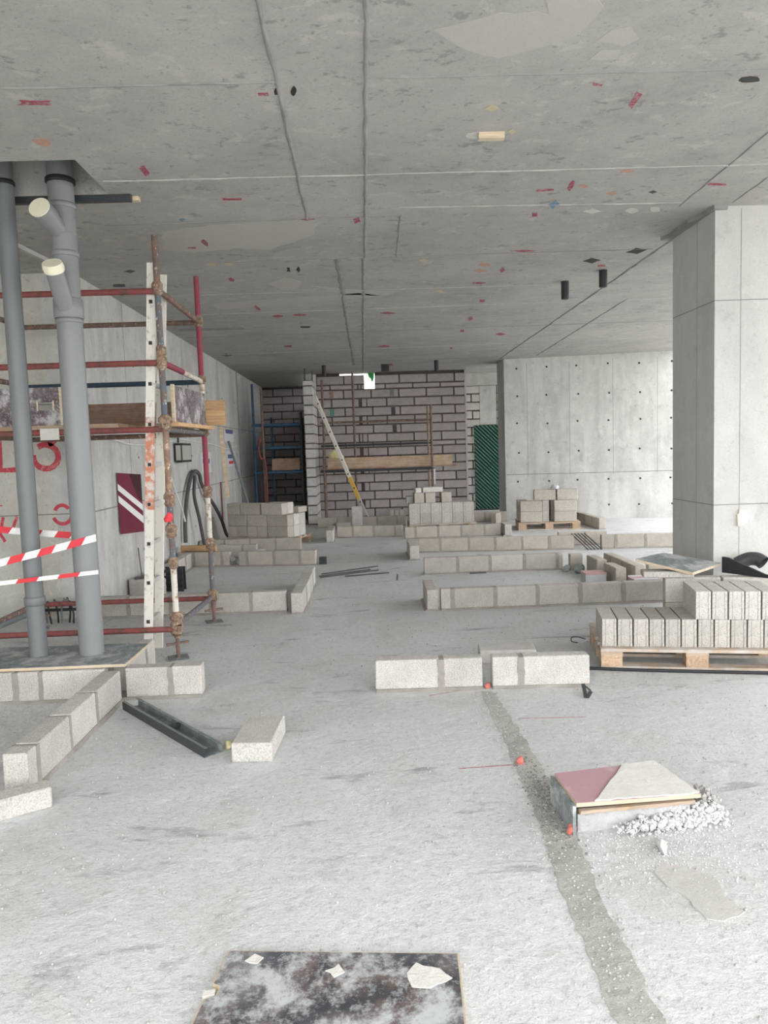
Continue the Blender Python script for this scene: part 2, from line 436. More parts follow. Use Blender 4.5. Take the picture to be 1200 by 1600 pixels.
def ragged(l, rdev=.012, step=.08):
    out = []
    for i in range(len(l)):
        a, b = Vector(l[i]), Vector(l[(i + 1) % len(l)]); n = max(1, int((b - a).length / step))
        for k in range(n):
            p = a.lerp(b, k / n); out.append((p.x + random.uniform(-rdev, rdev), p.y + random.uniform(-rdev, rdev)))
    return out
part('filled_chase', MB().prism(ragged([(.61, 1.2), (.745, 1.2), (.745, 1.82), (.757, 2.4), (.805, 3.05), (.79, 3.8), (.76, 4.53), (.685, 4.53), (.68, 3.7), (.672, 3.05), (.63, 2.4), (.62, 1.82)], .009, .03), .0, .0025), 'chase', fl_o, 'brownish cement-filled chase running through the floor')
part('cement_patch', MB().prism(ragged([(.985, 2.50), (1.03, 2.55), (1.11, 2.53), (1.186, 2.444), (1.17, 2.35), (1.19, 2.26), (1.10, 2.22), (1.05, 2.24), (1.04, 2.34), (1.0, 2.42)], .006, .03), 0, .003), 'screed', fl_o, 'smooth cement patch smeared on the floor')
for a, b, w in (((.40, 3.43), (.70, 3.45), .006), ((.82, 4.05), (1.2, 4.03), .004), ((.35, 4.50), (.66, 4.60), .006)):
    part('chalk_line', MB().bar((*a, .0008), (*b, .0008), w, .0012), 'paint_r', fl_o, 'red snapped marking line')

# ceiling with the riser opening
c = MB()
HX0, HX1, HY0, HY1 = -2.62, -1.64, 4.52, 5.10
for a, b in (((-10, -.5), (6.2, HY0)), ((-10, HY0), (HX0, HY1)), ((HX1, HY0), (6.2, HY1)), ((-10, HY1), (6.2, 17.2)), ((-3, 17.2), (-1.05, 20.4)), ((2.2, 17.2), (6.4, 18.3))):
    c.lohi((*a, CZ), (*b, CZ + .28))
c.lohi((HX0 - .2, HY0 - .2, CZ + .28), (HX0, HY1 + .2, CZ + .9)); c.lohi((HX1, HY0 - .2, CZ + .28), (HX1 + .2, HY1 + .2, CZ + .9))
c.lohi((HX0, HY0 - .2, CZ + .28), (HX1, HY0, CZ + .9)); c.lohi((HX0, HY1, CZ + .28), (HX1, HY1 + .2, CZ + .9)); c.lohi((HX0 - .2, HY0 - .2, CZ + .9), (HX1 + .2, HY1 + .2, CZ + 1.1))
ceil = struct('ceiling', c, 'ceiling', 'raw grey concrete ceiling slab with formwork seams', 'ceiling')

def seam(p, q, w=.014, h=.006, m='seam'):
    p, q = Vector((*p, 0)), Vector((*q, 0)); d = (q - p); n = max(2, int(d.length / .12)); s = Vector((-d.y, d.x, 0)).normalized()
    mb = MB(); vs = []
    for i in range(n + 1):
        o = p + d * i / n + s * random.uniform(-.004, .004); a = w * random.uniform(.35, .75); hh = h * random.uniform(.4, 1.2)
        vs += [(*(o - s * a).xy, CZ), (*(o - s * a * .3).xy, CZ - hh), (*(o + s * a * .3).xy, CZ - hh), (*(o + s * a).xy, CZ)]
    fs = [(0, 1, 2, 3), (4 * n + 3, 4 * n + 2, 4 * n + 1, 4 * n)]
    for i in range(n):
        for k in range(4): k2 = (k + 1) % 4; fs.append((4 * i + k, 4 * i + 4 + k, 4 * i + 4 + k2, 4 * i + k2))
    mb.add(vs, fs); part('formwork_seam', mb, m, ceil)
for p, q, w, h, m in (
    ((-.345, 1.75), (-.372, 5.74), .022, .010, 'seam'), ((.070, 1.75), (.062, 6.92), .022, .010, 'seam'),
    ((-.19, 6.9), (-.162, 15.4), .05, .008, 'seam'), ((.05, 6.92), (.03, 16.8), .04, .008, 'seam'), ((.33, 5.7), (.35, 6.92), .014, .005, 'seam'),
    ((-3.6, 3.67), (-.36, 3.66), .018, .007, 'seam'), ((.07, 3.64), (4, 3.62), .012, .005, 'seam'),
    ((-1.6, 4.87), (4, 4.85), .014, .006, 'seam_light'), ((.3, 5.52), (2.42, 5.58), .016, .005, 'seam_light'), ((-1.9, 5.77), (.33, 5.70), .014, .005, 'seam'),
    ((-1.1, 6.9), (2.7, 6.86), .016, .006, 'seam'), ((2.38, 4.0), (2.43, 5.66), .012, .006, 'seam'), ((2.78, 4.6), (2.81, 5.6), .014, .006, 'seam'),
    ((2.76, 6.5), (2.80, 15.1), .03, .010, 'seam'), ((3.30, 9.2), (3.47, 14.7), .03, .008, 'seam'),
    ((-2.6, 8.3), (2.7, 8.25), .03, .006, 'seam_light'), ((-2.6, 9.45), (4.5, 9.2), .03, .006, 'seam_light'), ((-2.6, 11.2), (5.5, 10.9), .03, .007, 'seam'), ((-2.6, 13.2), (5.8, 12.6), .035, .007, 'seam_light'), ((-2.6, 14.9), (2.7, 14.7), .035, .007, 'seam')):
    seam(p, q, w, h, m)
MARKS={
 'r':[[(-1.49,3.81),(-1.49,3.84),(-1.56,3.83),(-1.65,3.83),(-1.62,3.81),(-1.62,3.78),(-1.54,3.79),(-1.47,3.79)],[(-.41,3.77),(-.41,3.79),(-.44,3.79),(-.46,3.79),(-.46,3.77),(-.46,3.76),(-.43,3.76),(-.41,3.76)],[(-1.29,4.79),(-1.31,4.8),(-1.31,4.74),(-1.31,4.67),(-1.29,4.64),(-1.27,4.63),(-1.27,4.69),(-1.27,4.75)],[(-.79,5.26),(-.79,5.28),(-.85,5.28),(-.92,5.27),(-.91,5.25),(-.92,5.23),(-.85,5.24),(-.78,5.24)],[(-1.25,6.36),(-1.27,6.39),(-1.28,6.33),(-1.29,6.25),(-1.27,6.21),(-1.25,6.18),(-1.24,6.24),(-1.24,6.32)],[(.01,5.85),(-.02,5.88),(-.02,5.82),(-.03,5.76),(-.0,5.74),(.02,5.71),(.02,5.77),(.03,5.83)],[(-.31,5.74),(-.34,5.75),(-.38,5.77),(-.41,5.75),(-.44,5.73),(-.4,5.71),(-.37,5.7),(-.34,5.72)],[(1.45,3.85),(1.47,3.86),(1.47,3.94),(1.47,4.02),(1.46,4.0),(1.44,3.98),(1.44,3.91),(1.43,3.83)],[(1.23,3.75),(1.23,3.77),(1.21,3.76),(1.19,3.76),(1.18,3.75),(1.18,3.73),(1.2,3.74),(1.23,3.75)],[(1.37,5.23),(1.37,5.25),(1.32,5.25),(1.26,5.26),(1.25,5.24),(1.25,5.22),(1.3,5.21),(1.36,5.21)],[(1.46,5.06),(1.48,5.1),(1.49,5.18),(1.49,5.26),(1.48,5.25),(1.46,5.22),(1.45,5.13),(1.45,5.06)],[(1.38,5.77),(1.39,5.81),(1.37,5.81),(1.35,5.81),(1.34,5.76),(1.33,5.72),(1.35,5.72),(1.37,5.72)],[(2.57,5.21),(2.57,5.23),(2.5,5.22),(2.43,5.21),(2.41,5.19),(2.41,5.17),(2.48,5.18),(2.55,5.19)],[(1.63,6.83),(1.56,6.84),(1.51,6.85),(1.45,6.83),(1.37,6.8),(1.44,6.79),(1.49,6.77),(1.56,6.8)],[(-1.27,7.67),(-1.28,7.73),(-1.3,7.67),(-1.31,7.61),(-1.29,7.55),(-1.27,7.5),(-1.26,7.55),(-1.25,7.62)],[(-1.22,9.25),(-1.24,9.27),(-1.26,9.16),(-1.26,9.03),(-1.25,8.95),(-1.23,8.92),(-1.22,9.03),(-1.21,9.16)],[(-.99,9.69),(-1.02,9.74),(-1.07,9.78),(-1.11,9.73),(-1.13,9.67),(-1.09,9.61),(-1.05,9.58),(-1.01,9.62)],[(-.68,9.64),(-.72,9.69),(-.78,9.7),(-.84,9.67),(-.87,9.62),(-.83,9.58),(-.77,9.56),(-.71,9.6)],[(.47,9.69),(.42,9.73),(.36,9.75),(.3,9.71),(.25,9.66),(.3,9.62),(.36,9.6),(.42,9.64)],[(1.45,7.47),(1.47,7.53),(1.46,7.59),(1.45,7.63),(1.43,7.57),(1.41,7.51),(1.42,7.46),(1.43,7.42)],[(1.37,8.08),(1.34,8.11),(1.29,8.12),(1.24,8.1),(1.21,8.06),(1.23,8.03),(1.28,8.02),(1.34,8.04)],[(1.51,9.06),(1.52,9.14),(1.49,9.13),(1.46,9.13),(1.45,9.05),(1.43,8.96),(1.47,8.98),(1.5,8.97)],[(1.53,10.18),(1.55,10.28),(1.54,10.39),(1.52,10.45),(1.5,10.38),(1.48,10.28),(1.49,10.18),(1.51,10.11)],[(1.57,11.33),(1.58,11.43),(1.55,11.43),(1.52,11.42),(1.51,11.32),(1.5,11.22),(1.52,11.22),(1.55,11.22)],[(2.28,11.77),(2.27,11.85),(2.23,11.9),(2.17,11.83),(2.12,11.74),(2.14,11.66),(2.18,11.61),(2.23,11.68)],[(1.63,13.25),(1.62,13.31),(1.61,13.4),(1.59,13.3),(1.56,13.23),(1.57,13.17),(1.58,13.09),(1.6,13.17)],[(-1.15,12.41),(-1.16,12.51),(-1.22,12.5),(-1.28,12.48),(-1.27,12.39),(-1.26,12.3),(-1.2,12.3),(-1.14,12.33)],[(.49,12.76),(.46,12.84),(.39,12.86),(.32,12.81),(.28,12.72),(.32,12.65),(.39,12.62),(.45,12.68)],[(-1.37,6.43),(-1.37,6.45),(-1.4,6.45),(-1.44,6.45),(-1.43,6.42),(-1.43,6.4),(-1.39,6.4),(-1.36,6.4)],[(.66,15.56),(.63,15.66),(.6,15.74),(.56,15.64),(.54,15.53),(.56,15.42),(.59,15.36),(.63,15.44)],[(2.46,7.45),(2.47,7.49),(2.43,7.48),(2.39,7.48),(2.38,7.45),(2.37,7.41),(2.41,7.41),(2.45,7.42)]],
 'b':[[(1.46,5.49),(1.49,5.53),(1.47,5.58),(1.47,5.65),(1.44,5.59),(1.41,5.54),(1.43,5.49),(1.44,5.43)],[(-1.27,5.67),(-1.29,5.69),(-1.31,5.72),(-1.31,5.69),(-1.32,5.67),(-1.3,5.65),(-1.28,5.63),(-1.28,5.65)]],
 'o':[[(-1.68,4.29),(-1.71,4.32),(-1.74,4.32),(-1.76,4.28),(-1.76,4.24),(-1.73,4.22),(-1.69,4.21),(-1.68,4.25)],[(1.82,4.91),(1.8,4.93),(1.78,4.94),(1.75,4.93),(1.72,4.91),(1.74,4.89),(1.76,4.88),(1.79,4.89)],[(1.6,5.18),(1.59,5.2),(1.57,5.21),(1.55,5.19),(1.52,5.17),(1.53,5.16),(1.55,5.14),(1.58,5.16)],[(1.85,5.34),(1.84,5.36),(1.83,5.38),(1.8,5.35),(1.77,5.33),(1.79,5.31),(1.8,5.28),(1.82,5.31)],[(1.29,7.3),(1.27,7.35),(1.24,7.37),(1.19,7.34),(1.16,7.29),(1.18,7.24),(1.21,7.21),(1.26,7.25)],[(1.29,7.53),(1.26,7.57),(1.23,7.61),(1.19,7.56),(1.14,7.51),(1.17,7.48),(1.2,7.44),(1.25,7.49)]],
 'y':[[(.76,3.98),(.74,4.0),(.73,4.02),(.71,4.0),(.68,3.98),(.7,3.96),(.71,3.94),(.74,3.96)],[(.66,7.06),(.64,7.1),(.62,7.13),(.6,7.09),(.57,7.05),(.59,7.03),(.61,6.99),(.63,7.03)],[(.95,8.45),(.95,8.5),(.92,8.53),(.89,8.49),(.86,8.43),(.88,8.38),(.9,8.35),(.93,8.39)],[(.91,4.27),(.9,4.28),(.89,4.31),(.88,4.28),(.86,4.26),(.87,4.25),(.88,4.22),(.89,4.25)],[(-1.31,7.0),(-1.33,7.03),(-1.36,7.04),(-1.39,7.02),(-1.4,6.99),(-1.38,6.96),(-1.34,6.94),(-1.32,6.96)],[(-1.15,7.01),(-1.17,7.04),(-1.2,7.05),(-1.23,7.04),(-1.23,7.0),(-1.22,6.97),(-1.19,6.97),(-1.16,6.97)]],
 'w':[[(1.86,5.73),(1.83,5.75),(1.81,5.79),(1.77,5.75),(1.72,5.72),(1.75,5.69),(1.77,5.66),(1.81,5.7)],[(2.15,5.74),(2.14,5.77),(2.12,5.8),(2.08,5.77),(2.04,5.73),(2.05,5.69),(2.07,5.67),(2.12,5.69)],[(2.31,5.72),(2.32,5.76),(2.29,5.77),(2.26,5.76),(2.23,5.71),(2.22,5.67),(2.25,5.66),(2.28,5.67)],[(.75,4.32),(.75,4.35),(.7,4.35),(.65,4.34),(.63,4.31),(.64,4.28),(.69,4.27),(.74,4.29)]],
 'd':[[(-.27,3.75),(-.28,3.78),(-.29,3.8),(-.3,3.78),(-.3,3.75),(-.29,3.72),(-.28,3.7),(-.27,3.72)],[(-.35,3.75),(-.36,3.78),(-.37,3.78),(-.38,3.78),(-.38,3.75),(-.37,3.72),(-.36,3.72),(-.35,3.72)],[(2.0,3.73),(2.01,3.75),(1.97,3.76),(1.93,3.76),(1.9,3.74),(1.9,3.71),(1.94,3.7),(1.98,3.71)],[(2.13,5.33),(2.12,5.34),(2.11,5.36),(2.09,5.34),(2.07,5.33),(2.08,5.31),(2.09,5.29),(2.11,5.31)],[(-.66,7.26),(-.66,7.35),(-.68,7.33),(-.7,7.35),(-.68,7.26),(-.68,7.17),(-.66,7.19),(-.65,7.17)],[(-.56,7.27),(-.57,7.33),(-.59,7.39),(-.59,7.33),(-.6,7.27),(-.58,7.21),(-.57,7.15),(-.56,7.21)],[(-.71,10.58),(-.72,10.64),(-.78,10.64),(-.85,10.62),(-.84,10.55),(-.84,10.49),(-.77,10.5),(-.7,10.51)],[(-2.29,13.3),(-2.36,13.39),(-2.42,13.49),(-2.44,13.37),(-2.48,13.26),(-2.41,13.18),(-2.35,13.08),(-2.33,13.2)],[(-2.1,7.17),(-2.14,7.2),(-2.17,7.23),(-2.19,7.19),(-2.21,7.16),(-2.17,7.14),(-2.14,7.11),(-2.12,7.14)],[(-2.38,7.74),(-2.4,7.79),(-2.46,7.79),(-2.52,7.78),(-2.5,7.72),(-2.48,7.67),(-2.42,7.67),(-2.37,7.68)],[(-2.46,8.13),(-2.52,8.16),(-2.57,8.21),(-2.59,8.15),(-2.62,8.11),(-2.56,8.07),(-2.51,8.02),(-2.49,8.08)]],
 'h':[[(2.34,7.22),(2.31,7.27),(2.29,7.34),(2.23,7.29),(2.17,7.25),(2.2,7.19),(2.22,7.13),(2.28,7.18)],[(2.66,6.88),(2.64,6.95),(2.62,7.03),(2.56,6.99),(2.49,6.96),(2.52,6.89),(2.53,6.81),(2.59,6.85)]],
}
PATCH= [[(.35,3.25),(.46,3.21),(.61,3.13),(.82,3.15),(.77,3.06),(.98,3.06),(1.03,3.12),(.98,3.3),(.83,3.41),(.67,3.49),(.53,3.43),(.43,3.33)],[(-1.53,5.96),(-1.11,5.83),(-.37,5.75),(-.32,5.89),(-.35,6.13),(-.53,6.33),(-.77,6.55),(-1.02,6.48),(-1.44,6.58),(-1.64,6.46)],[(1.07,3.36),(1.12,3.29),(1.19,3.26),(1.26,3.35),(1.21,3.41)],[(1.08,3.51),(1.13,3.44),(1.21,3.44),(1.22,3.52)],[(-.93,7.83),(-.74,7.57),(-.6,7.78),(-.66,8.14),(-.83,8.12)],[(-.51,7.97),(-.15,8.2),(.42,8.38),(.55,8.23),(.28,8.6),(-.15,8.47)],[(-1.73,8.79),(-1.04,8.63),(-.01,8.42),(.28,8.6),(-1.08,9.0),(-1.72,9.14)]]
for k, lst in MARKS.items():
    mname = {'r': 'paint_r', 'b': 'paint_b', 'o': 'paint_o', 'y': 'paint_y', 'w': 'paint_w', 'd': 'black', 'h': 'hole'}[k]
    lab = {'r': 'red paint mark', 'b': 'blue paint mark', 'o': 'orange paint mark', 'y': 'yellowish stain', 'w': 'white plaster dab', 'd': 'dark embedded sleeve', 'h': 'dark disc painted for the shade in a sleeve hole'}[k]  # the sleeve holes are flat discs with their shade painted on
    for poly in lst:
        part({'d': 'sleeve', 'h': 'sleeve', 'w': 'plaster_dab'}.get(k, 'paint_mark'), MB().prism(poly, CZ - .002, CZ), mname, ceil, lab)
for poly in PATCH:
    part('plaster_patch', MB().prism(ragged(poly, .012, .07), CZ - .0015, CZ), 'plaster', ceil, 'smoother lighter plaster patch')
part('timber_insert', MB().lohi((.70, 4.265, CZ - .035), (.845, 4.305, CZ)), 'ply_edge', ceil, 'small pale timber block left in the ceiling')

# left walls
WX, WY = -2.69, 7.15
wl = struct('wall_left', MB().lohi((WX - .3, WY, 0), (WX, 20.4, CZ)), 'wall', 'long grey cast concrete wall with pour lines behind the scaffold', 'wall')
wr = struct('wall_left_return', MB().lohi((-9.5, WY, 0), (WX - .3, WY + .3, CZ)), 'wall_dirty', 'stained concrete wall with red spray-painted marks behind the pipes', 'wall')
for z in (1.03, 2.08):
    part('pour_line', MB().lohi((WX, WY, z - .006), (WX + .002, 20.0, z + .006)), 'line', wl)
    part('pour_line', MB().lohi((-9.4, WY - .002, z - .005), (WX, WY, z + .005)), 'line', wr)
for y in (8.55, 9.9, 11.25, 12.6, 13.95, 15.3):
    part('formwork_seam', MB().lohi((WX, y - .004, .02), (WX + .0015, y + .004, CZ - .02)), 'line', wl)
    for z in (.45, 1.55, 2.62):
        part('hole_shade', MB().tube([(WX, y + .3, z), (WX + .002, y + .3, z)], .016, 10), 'hole', wl)  # flat dark disc painted as the shade in a tie hole
for y0, y1, m in ((15.95, 16.02, 'line'),):
    part('wall_joint', MB().lohi((WX, y0, .0), (WX + .004, y1, CZ)), m, wl)
def ribbon(pts, w, fn, closed=False):
    """flat painted stroke through 2-D points"""
    mb = MB(); P = [Vector(p) for p in pts]; n = len(P); vs = []
    for i, p in enumerate(P):
        t = (P[min(i + 1, n - 1)] - P[max(i - 1, 0)]).normalized(); s = Vector((-t.y, t.x)) * w / 2
        vs += [fn(*(p + s), .0), fn(*(p + s), .002), fn(*(p - s), .002), fn(*(p - s), .0)]
    fs = [(0, 1, 2, 3), (4 * n - 1, 4 * n - 2, 4 * n - 3, 4 * n - 4)]
    for i in range(n - 1):
        for k in range(4): k2 = (k + 1) % 4; fs.append((4 * i + k, 4 * i + 4 + k, 4 * i + 4 + k2, 4 * i + k2))
    return mb.add(vs, fs)
def onret(a, b, d): return (a, WY - d, b)
def arc(cx, cz, rx, rz, a0, a1, n=14):
    return [(cx + rx * math.cos(R(a0 + (a1 - a0) * i / n)), cz + rz * math.sin(R(a0 + (a1 - a0) * i / n))) for i in range(n + 1)]
for pts, w in (([(-3.49, 1.80), (-3.49, 1.47), (-3.20, 1.47)], .06), (arc(-3.055, 1.585, .12, .115, 125, -190), .055), (arc(-3.05, 1.80, .11, .10, 120, -75), .055),
               (arc(-2.935, 1.03, .075, .085, 155, 35), .035), (arc(-2.935, 1.03, .09, .095, 200, 350), .035),
               ([(-3.37, 1.02), (-3.42, .90)], .03), ([(-3.50, 1.02), (-3.54, .86), (-3.50, .78)], .03), ([(-3.62, 1.14), (-3.50, 1.13)], .012)):
    part('spray_mark', ribbon(pts, w, onret), 'graffiti', wr, 'red spray-painted stroke')

struct('wall_left_light_block', MB().lohi((-5.3, -3, 0), (-5.0, WY, CZ)), 'wall_dirty', 'unseen concrete side wall added to shut out light beyond the barrier tape', 'wall')  # unseen wall, added to keep light from the left off column and walls

# right column
CX0, CY0 = 2.715, 5.68
col = struct('column_right', MB().lohi((CX0, CY0, 0), (3.62, 6.45, CZ)), 'column', 'thick pale concrete column beside the loaded block pallet', 'column')
for z in (1.03, 2.60):
    part('pour_line', MB().lohi((CX0 - .0015, CY0 - .0015, z - .003), (3.6, 6.44, z + .003)), 'line', col)
part('formwork_seam', MB().lohi((2.915, CY0 - .001, .02), (2.919, CY0, CZ - .02)), 'line', col)
part('formwork_seam', MB().lohi((CX0 - .001, 5.98, .02), (CX0, 5.984, CZ - .02)), 'line', col)
part('foam_patch', MB().prism([(2.90, .86), (2.895, .95), (2.91, .965), (2.91, .99), (2.96, .985), (2.962, .96), (2.985, .93), (2.975, .89), (2.94, .865)], 0, .02, lambda a, b, z: (a, CY0 - z, b)), 'cap', col, 'cream foam blob stuck to the column')
part('torn_edge', MB().prism(ragged([(CX0 - .01, 5.66), (2.80, 5.66), (2.80, 5.9), (2.70, 6.5), (2.64, 6.5), (2.66, 6.0)], .02), CZ - .03, CZ), 'seam', col, 'rough dark grout at the column head')

# angled concrete wall at the back right
PW = [(2.90, 15.20), (6.7, 14.42), (6.7, 14.8), (3.3, 15.5), (3.3, 15.97), (2.90, 15.97)]
wrb = struct('wall_right_back', MB().prism(PW, 0, CZ), 'wall', 'broad pale concrete wall with rows of tie holes', 'wall')
ang = math.atan2(14.42 - 15.20, 6.7 - 2.9); ux = Vector((math.cos(ang), math.sin(ang), 0)); nx = Vector((math.sin(ang), -math.cos(ang), 0))
def onrb(s, z, d): return Vector((2.90, 15.20, z)) + ux * s + nx * d
for i in range(6):
    for z in (.27, .80, 1.39, 1.98, 2.53, 3.10):
        s = .26 + i * .60 + random.uniform(-.02, .02); zz = z + random.uniform(-.015, .015)
        if z == .27 and i < 3: continue
        part('hole_shade', MB().tube([onrb(s, zz, 0), onrb(s, zz, .003)], .021, 10), 'hole', wrb)  # proud dark disc; the shade of the tie hole is painted
for z in (.94,): part('pour_line', MB().bar(onrb(.02, z, .001), onrb(3.8, z, .001), .002, .012), 'line', wrb)
for s in (.46, 1.30, 2.15, 3.0): part('formwork_seam', MB().bar(onrb(s, .9, .0005), onrb(s, 3.2, .0005), .001, .006, (1, 0, 0)), 'line', wrb)

# aerated block walls, block by block
def rowbricks(parent, courses, x0, x1, put_fn, L=.6, gap=.028, holes=(), m='aac', depth=.1, closers=None, rng=None):
    rng = rng or random.Random(3)
    for ci, (z0, h) in enumerate(courses):
        x = x0 - (L * .5 if ci % 2 else 0) + rng.uniform(-.02, .02)
        items = []
        while x < x1:
            a, b = x, x + L; x = b + gap
            if closers and ci % 2 and a < closers < b:          # narrow closers where two runs meet
                items += [(a, closers - .07), (closers - .05, closers + .05), (closers + .07, b)]
            else: items.append((a, b))
        for a, b in items:
            a, b = max(a, x0), min(b, x1)
            for (hx0, hx1, hz0, hz1) in holes:
                if z0 + h > hz0 + .01 and z0 < hz1 - .01:
                    if a >= hx0 and b <= hx1: b = a
                    elif a < hx0 < b <= hx1: b = hx0
                    elif hx0 <= a < hx1 < b: a = hx1
                    elif a < hx0 and b > hx1:
                        if hx0 - a > .05: put_fn(parent, a, hx0 - gap, z0, h - gap + rng.uniform(-.004, .004), m, rng)
                        a = hx1
            if b - a > .05: put_fn(parent, a, b - 0, z0, h - gap + rng.uniform(-.004, .004), m, rng)
def front_brick(y):
    def f(parent, a, b, z0, h, m, rng):
        put('brick', block_mesh(b - a, .10, h, m, bev=.008), parent, ((a + b) / 2, y + .05 + rng.uniform(-.004, .004), z0), (0, rng.uniform(-.006, .006), 0))
    return f
BY = 16.9
hs = [.2] * 8 + [.115] + [.2] * 6 + [.115, .205]
crs = []; z = .02
for h in hs: crs.append((z, h)); z += h
TOPZ = z
mb = MB()
mb.lohi((-1.05, BY + .012, 0), (.04, BY + .18, TOPZ - .01)); mb.lohi((.04, BY + .012, 0), (.28, BY + .18, 2.93)); mb.lohi((.28, BY + .012, 0), (2.32, BY + .18, TOPZ - .01))
mb.lohi((.28, BY + .03, TOPZ - .01), (2.32, BY + .18, CZ)); mb.lohi((-1.05, BY + .03, TOPZ - .01), (-.52, BY + .18, CZ))
wb = struct('wall_back', mb, 'aac_mortar', 'unplastered aerated block wall with dark mortar joints at the back', 'wall')
rowbricks(wb, crs, -1.045, 2.32, front_brick(BY), holes=((.04, .28, 2.93, 3.4),), closers=.02)
for x, z0, m in ((-.72, 2.74, 'plank_brown'), (-.71, 2.33, 'green'), (.66, 2.74, 'steel'), (.68, 2.33, 'steel_dark'), (.70, 1.93, 'steel_dark')):
    part('chase_box', MB().lohi((x - .045, BY - .012, z0), (x + .045, BY + .05, z0 + .17)), m, wb)
# partition standing out from the back wall
pc = crs[:16]; mb = MB().lohi((-1.238, 15.612, 0), (-1.062, BY + 3.1, 3.04)); PX0, PX1 = -1.25, -1.05
wp = struct('wall_partition', mb, 'aac_mortar', 'narrow end of a partition of pale aerated blocks', 'wall')
for ci, (z0, h) in enumerate(pc):
    y = 15.6; first = .40 if ci % 2 else .60
    while y < BY:
        L = first if y == 15.6 else .6
        yb = min(y + L, BY - .004)
        if yb - y > .05:
            put('brick', block_mesh(yb - y, PX1 - PX0, h - .022, 'aac_pale', bev=.008), wp, ((PX0 + PX1) / 2 + random.uniform(-.003, .003), (y + yb) / 2, z0), (0, 0, R(90)))
        y = yb + .02
# alcove behind the blue scaffold
wa = struct('wall_alcove', MB().lohi((WX, 20.02, 0), (-1.25, 20.2, 3.29)), 'aac_mortar', 'dark block wall deep in the alcove', 'wall')
ac = [(.02 + i * .203, .203) for i in range(16)]
rowbricks(wa, ac, WX, -1.25, front_brick(20.0), L=.5, m='aac', rng=random.Random(11))
# wall beyond the opening with a cast lintel
we = struct('wall_end', MB().lohi((2.34, 17.83, 0), (4.6, 18.05, CZ)), 'aac_mortar', 'pale block wall behind the green shutter', 'wall')
ec = [(.02 + i * .2, .2) for i in range(16)]
rowbricks(we, ec, 2.34, 4.6, front_brick(17.8), L=.5, m='aac_pale', holes=((2.80, 3.22, 2.06, 3.3), (2.34, 4.6, 3.02, 3.4)), rng=random.Random(5))  # paler blocks put the light from the right into the colour
part('lintel', MB().lohi((2.80, 17.79, 2.06), (3.20, 17.83, 2.99)).lohi((2.34, 17.79, 3.0), (4.6, 17.83, CZ)), 'wall', we, 'plain cast concrete infill')
part('wall_return', MB().lohi((2.32, BY, 0), (2.36, 17.83, CZ)), 'aac_pale', we)

# ================================================================ block walls set out on the floor
low_wall('front low wall of two pale blocks left of the floor chase', (.02, 4.605), (.702, 4.585), [(0, .405), (.432, .682)], m='block_pale_lit')
low_wall('front low wall of two pale blocks right of the floor chase', (.766, 4.583), (1.385, 4.555), [(0, .168), (.198, .615)], m='block_pale_lit')
low_wall('low block wall under the plywood platform of the grey pipes', (-3.1, 4.66), (-1.10, 4.66), [(0, .39), (.41, .80), (.825, .965), (.98, 1.375), (1.515, 1.79), (1.81, 1.995)], m='block_pale_lit')
low_wall('low block wall running out from the pipe platform towards a loose cut block', (-1.612, 3.335), (-1.602, 4.655), [(0, .10), (.125, .485), (.50, .865), (.88, 1.29)], t=.115, m='block_pale_lit')
low_wall('short low wall return beside the plywood pipe platform', (-1.612, 4.80), (-1.612, 5.41), [(0, .40), (.42, .61)], m='block_pale_lit')
low_wall('low block wall crossing behind the scaffold feet', (-2.66, 7.12), (-.775, 7.10), [(0, .30), (.32, .71), (.73, 1.095), (1.115, 1.49), (1.512, 1.845)])
low_wall('low wall return of narrow blocks right of the scaffold', (-.64, 6.985), (-.63, 8.62), None, t=.115, m='block_pale_lit')
low_wall('low block wall with a pipe gap left of the loose reinforcing bars', (-2.66, 10.27), (-.725, 10.0), [(0, .22), (.24, .62), (.64, .74), (.87, .98), (1.0, 1.36), (1.385, 1.72), (1.745, 1.955)], m='block_warm')
low_wall('short low wall ending in a broken block before the left block pallet', (-2.66, 10.95), (-1.66, 10.9), None, m='block')
low_wall('low block wall directly before the left block pallet', (-2.66, 11.62), (-1.03, 11.6), None, m='block_warm')
low_wall('low block wall ending beside the loaded front pallet', (.655, 6.905), (2.93, 6.905), [(.022, .118), (.15, .53), (.555, .935), (.96, 1.345), (1.375, 1.765), (1.795, 2.18)])
low_wall('short low wall return at the left end of the wall beside the front pallet', (.645, 6.895), (.648, 7.46), [(0, .16), (.175, .56)], t=.105, m='block')
low_wall('low block wall with four blocks behind the front pallet wall', (.678, 8.925), (2.39, 8.925), [(0, .40), (.425, .80), (.825, 1.225), (1.25, 1.63), (1.655, 1.712)])
low_wall('long low block wall before the gap with leaning reinforcing bars', (.72, 10.86), (3.01, 10.60), [(.03, .34), (.365, .76), (.785, 1.15), (1.175, 1.545), (1.565, 1.94), (1.965, 2.30)], m='block_warm')
low_wall('low wall return at the left end of the long low wall', (.70, 10.12), (.706, 10.95), None, t=.13, m='block')
low_wall('low block wall between the leaning reinforcing bars and the column', (3.40, 10.56), (5.6, 10.34), [(0, .19), (.225, .62), (.64, 1.03), (1.05, 1.44), (1.46, 1.85), (1.87, 2.2)], m='block_warm')
low_wall('low block wall left of the upright block pile', (-.575, 13.08), (.62, 12.92), [(.03, .30), (.325, .68), (.705, 1.06), (1.08, 1.2)], m='block_warm')
low_wall('end return of the low wall before the leaning yellow ladder', (-.585, 12.44), (-.585, 13.2), None, t=.12, m='block')
low_wall('low block wall before the upright block pile', (.64, 12.56), (2.30, 12.56), [(0, .17), (.20, .56), (.585, .96), (.99, 1.36), (1.39, 1.655)], m='block_warm')
low_wall('short end return of the low wall before the upright block pile', (2.455, 12.44), (2.455, 12.85), [(0, .40)], t=.115, m='block')
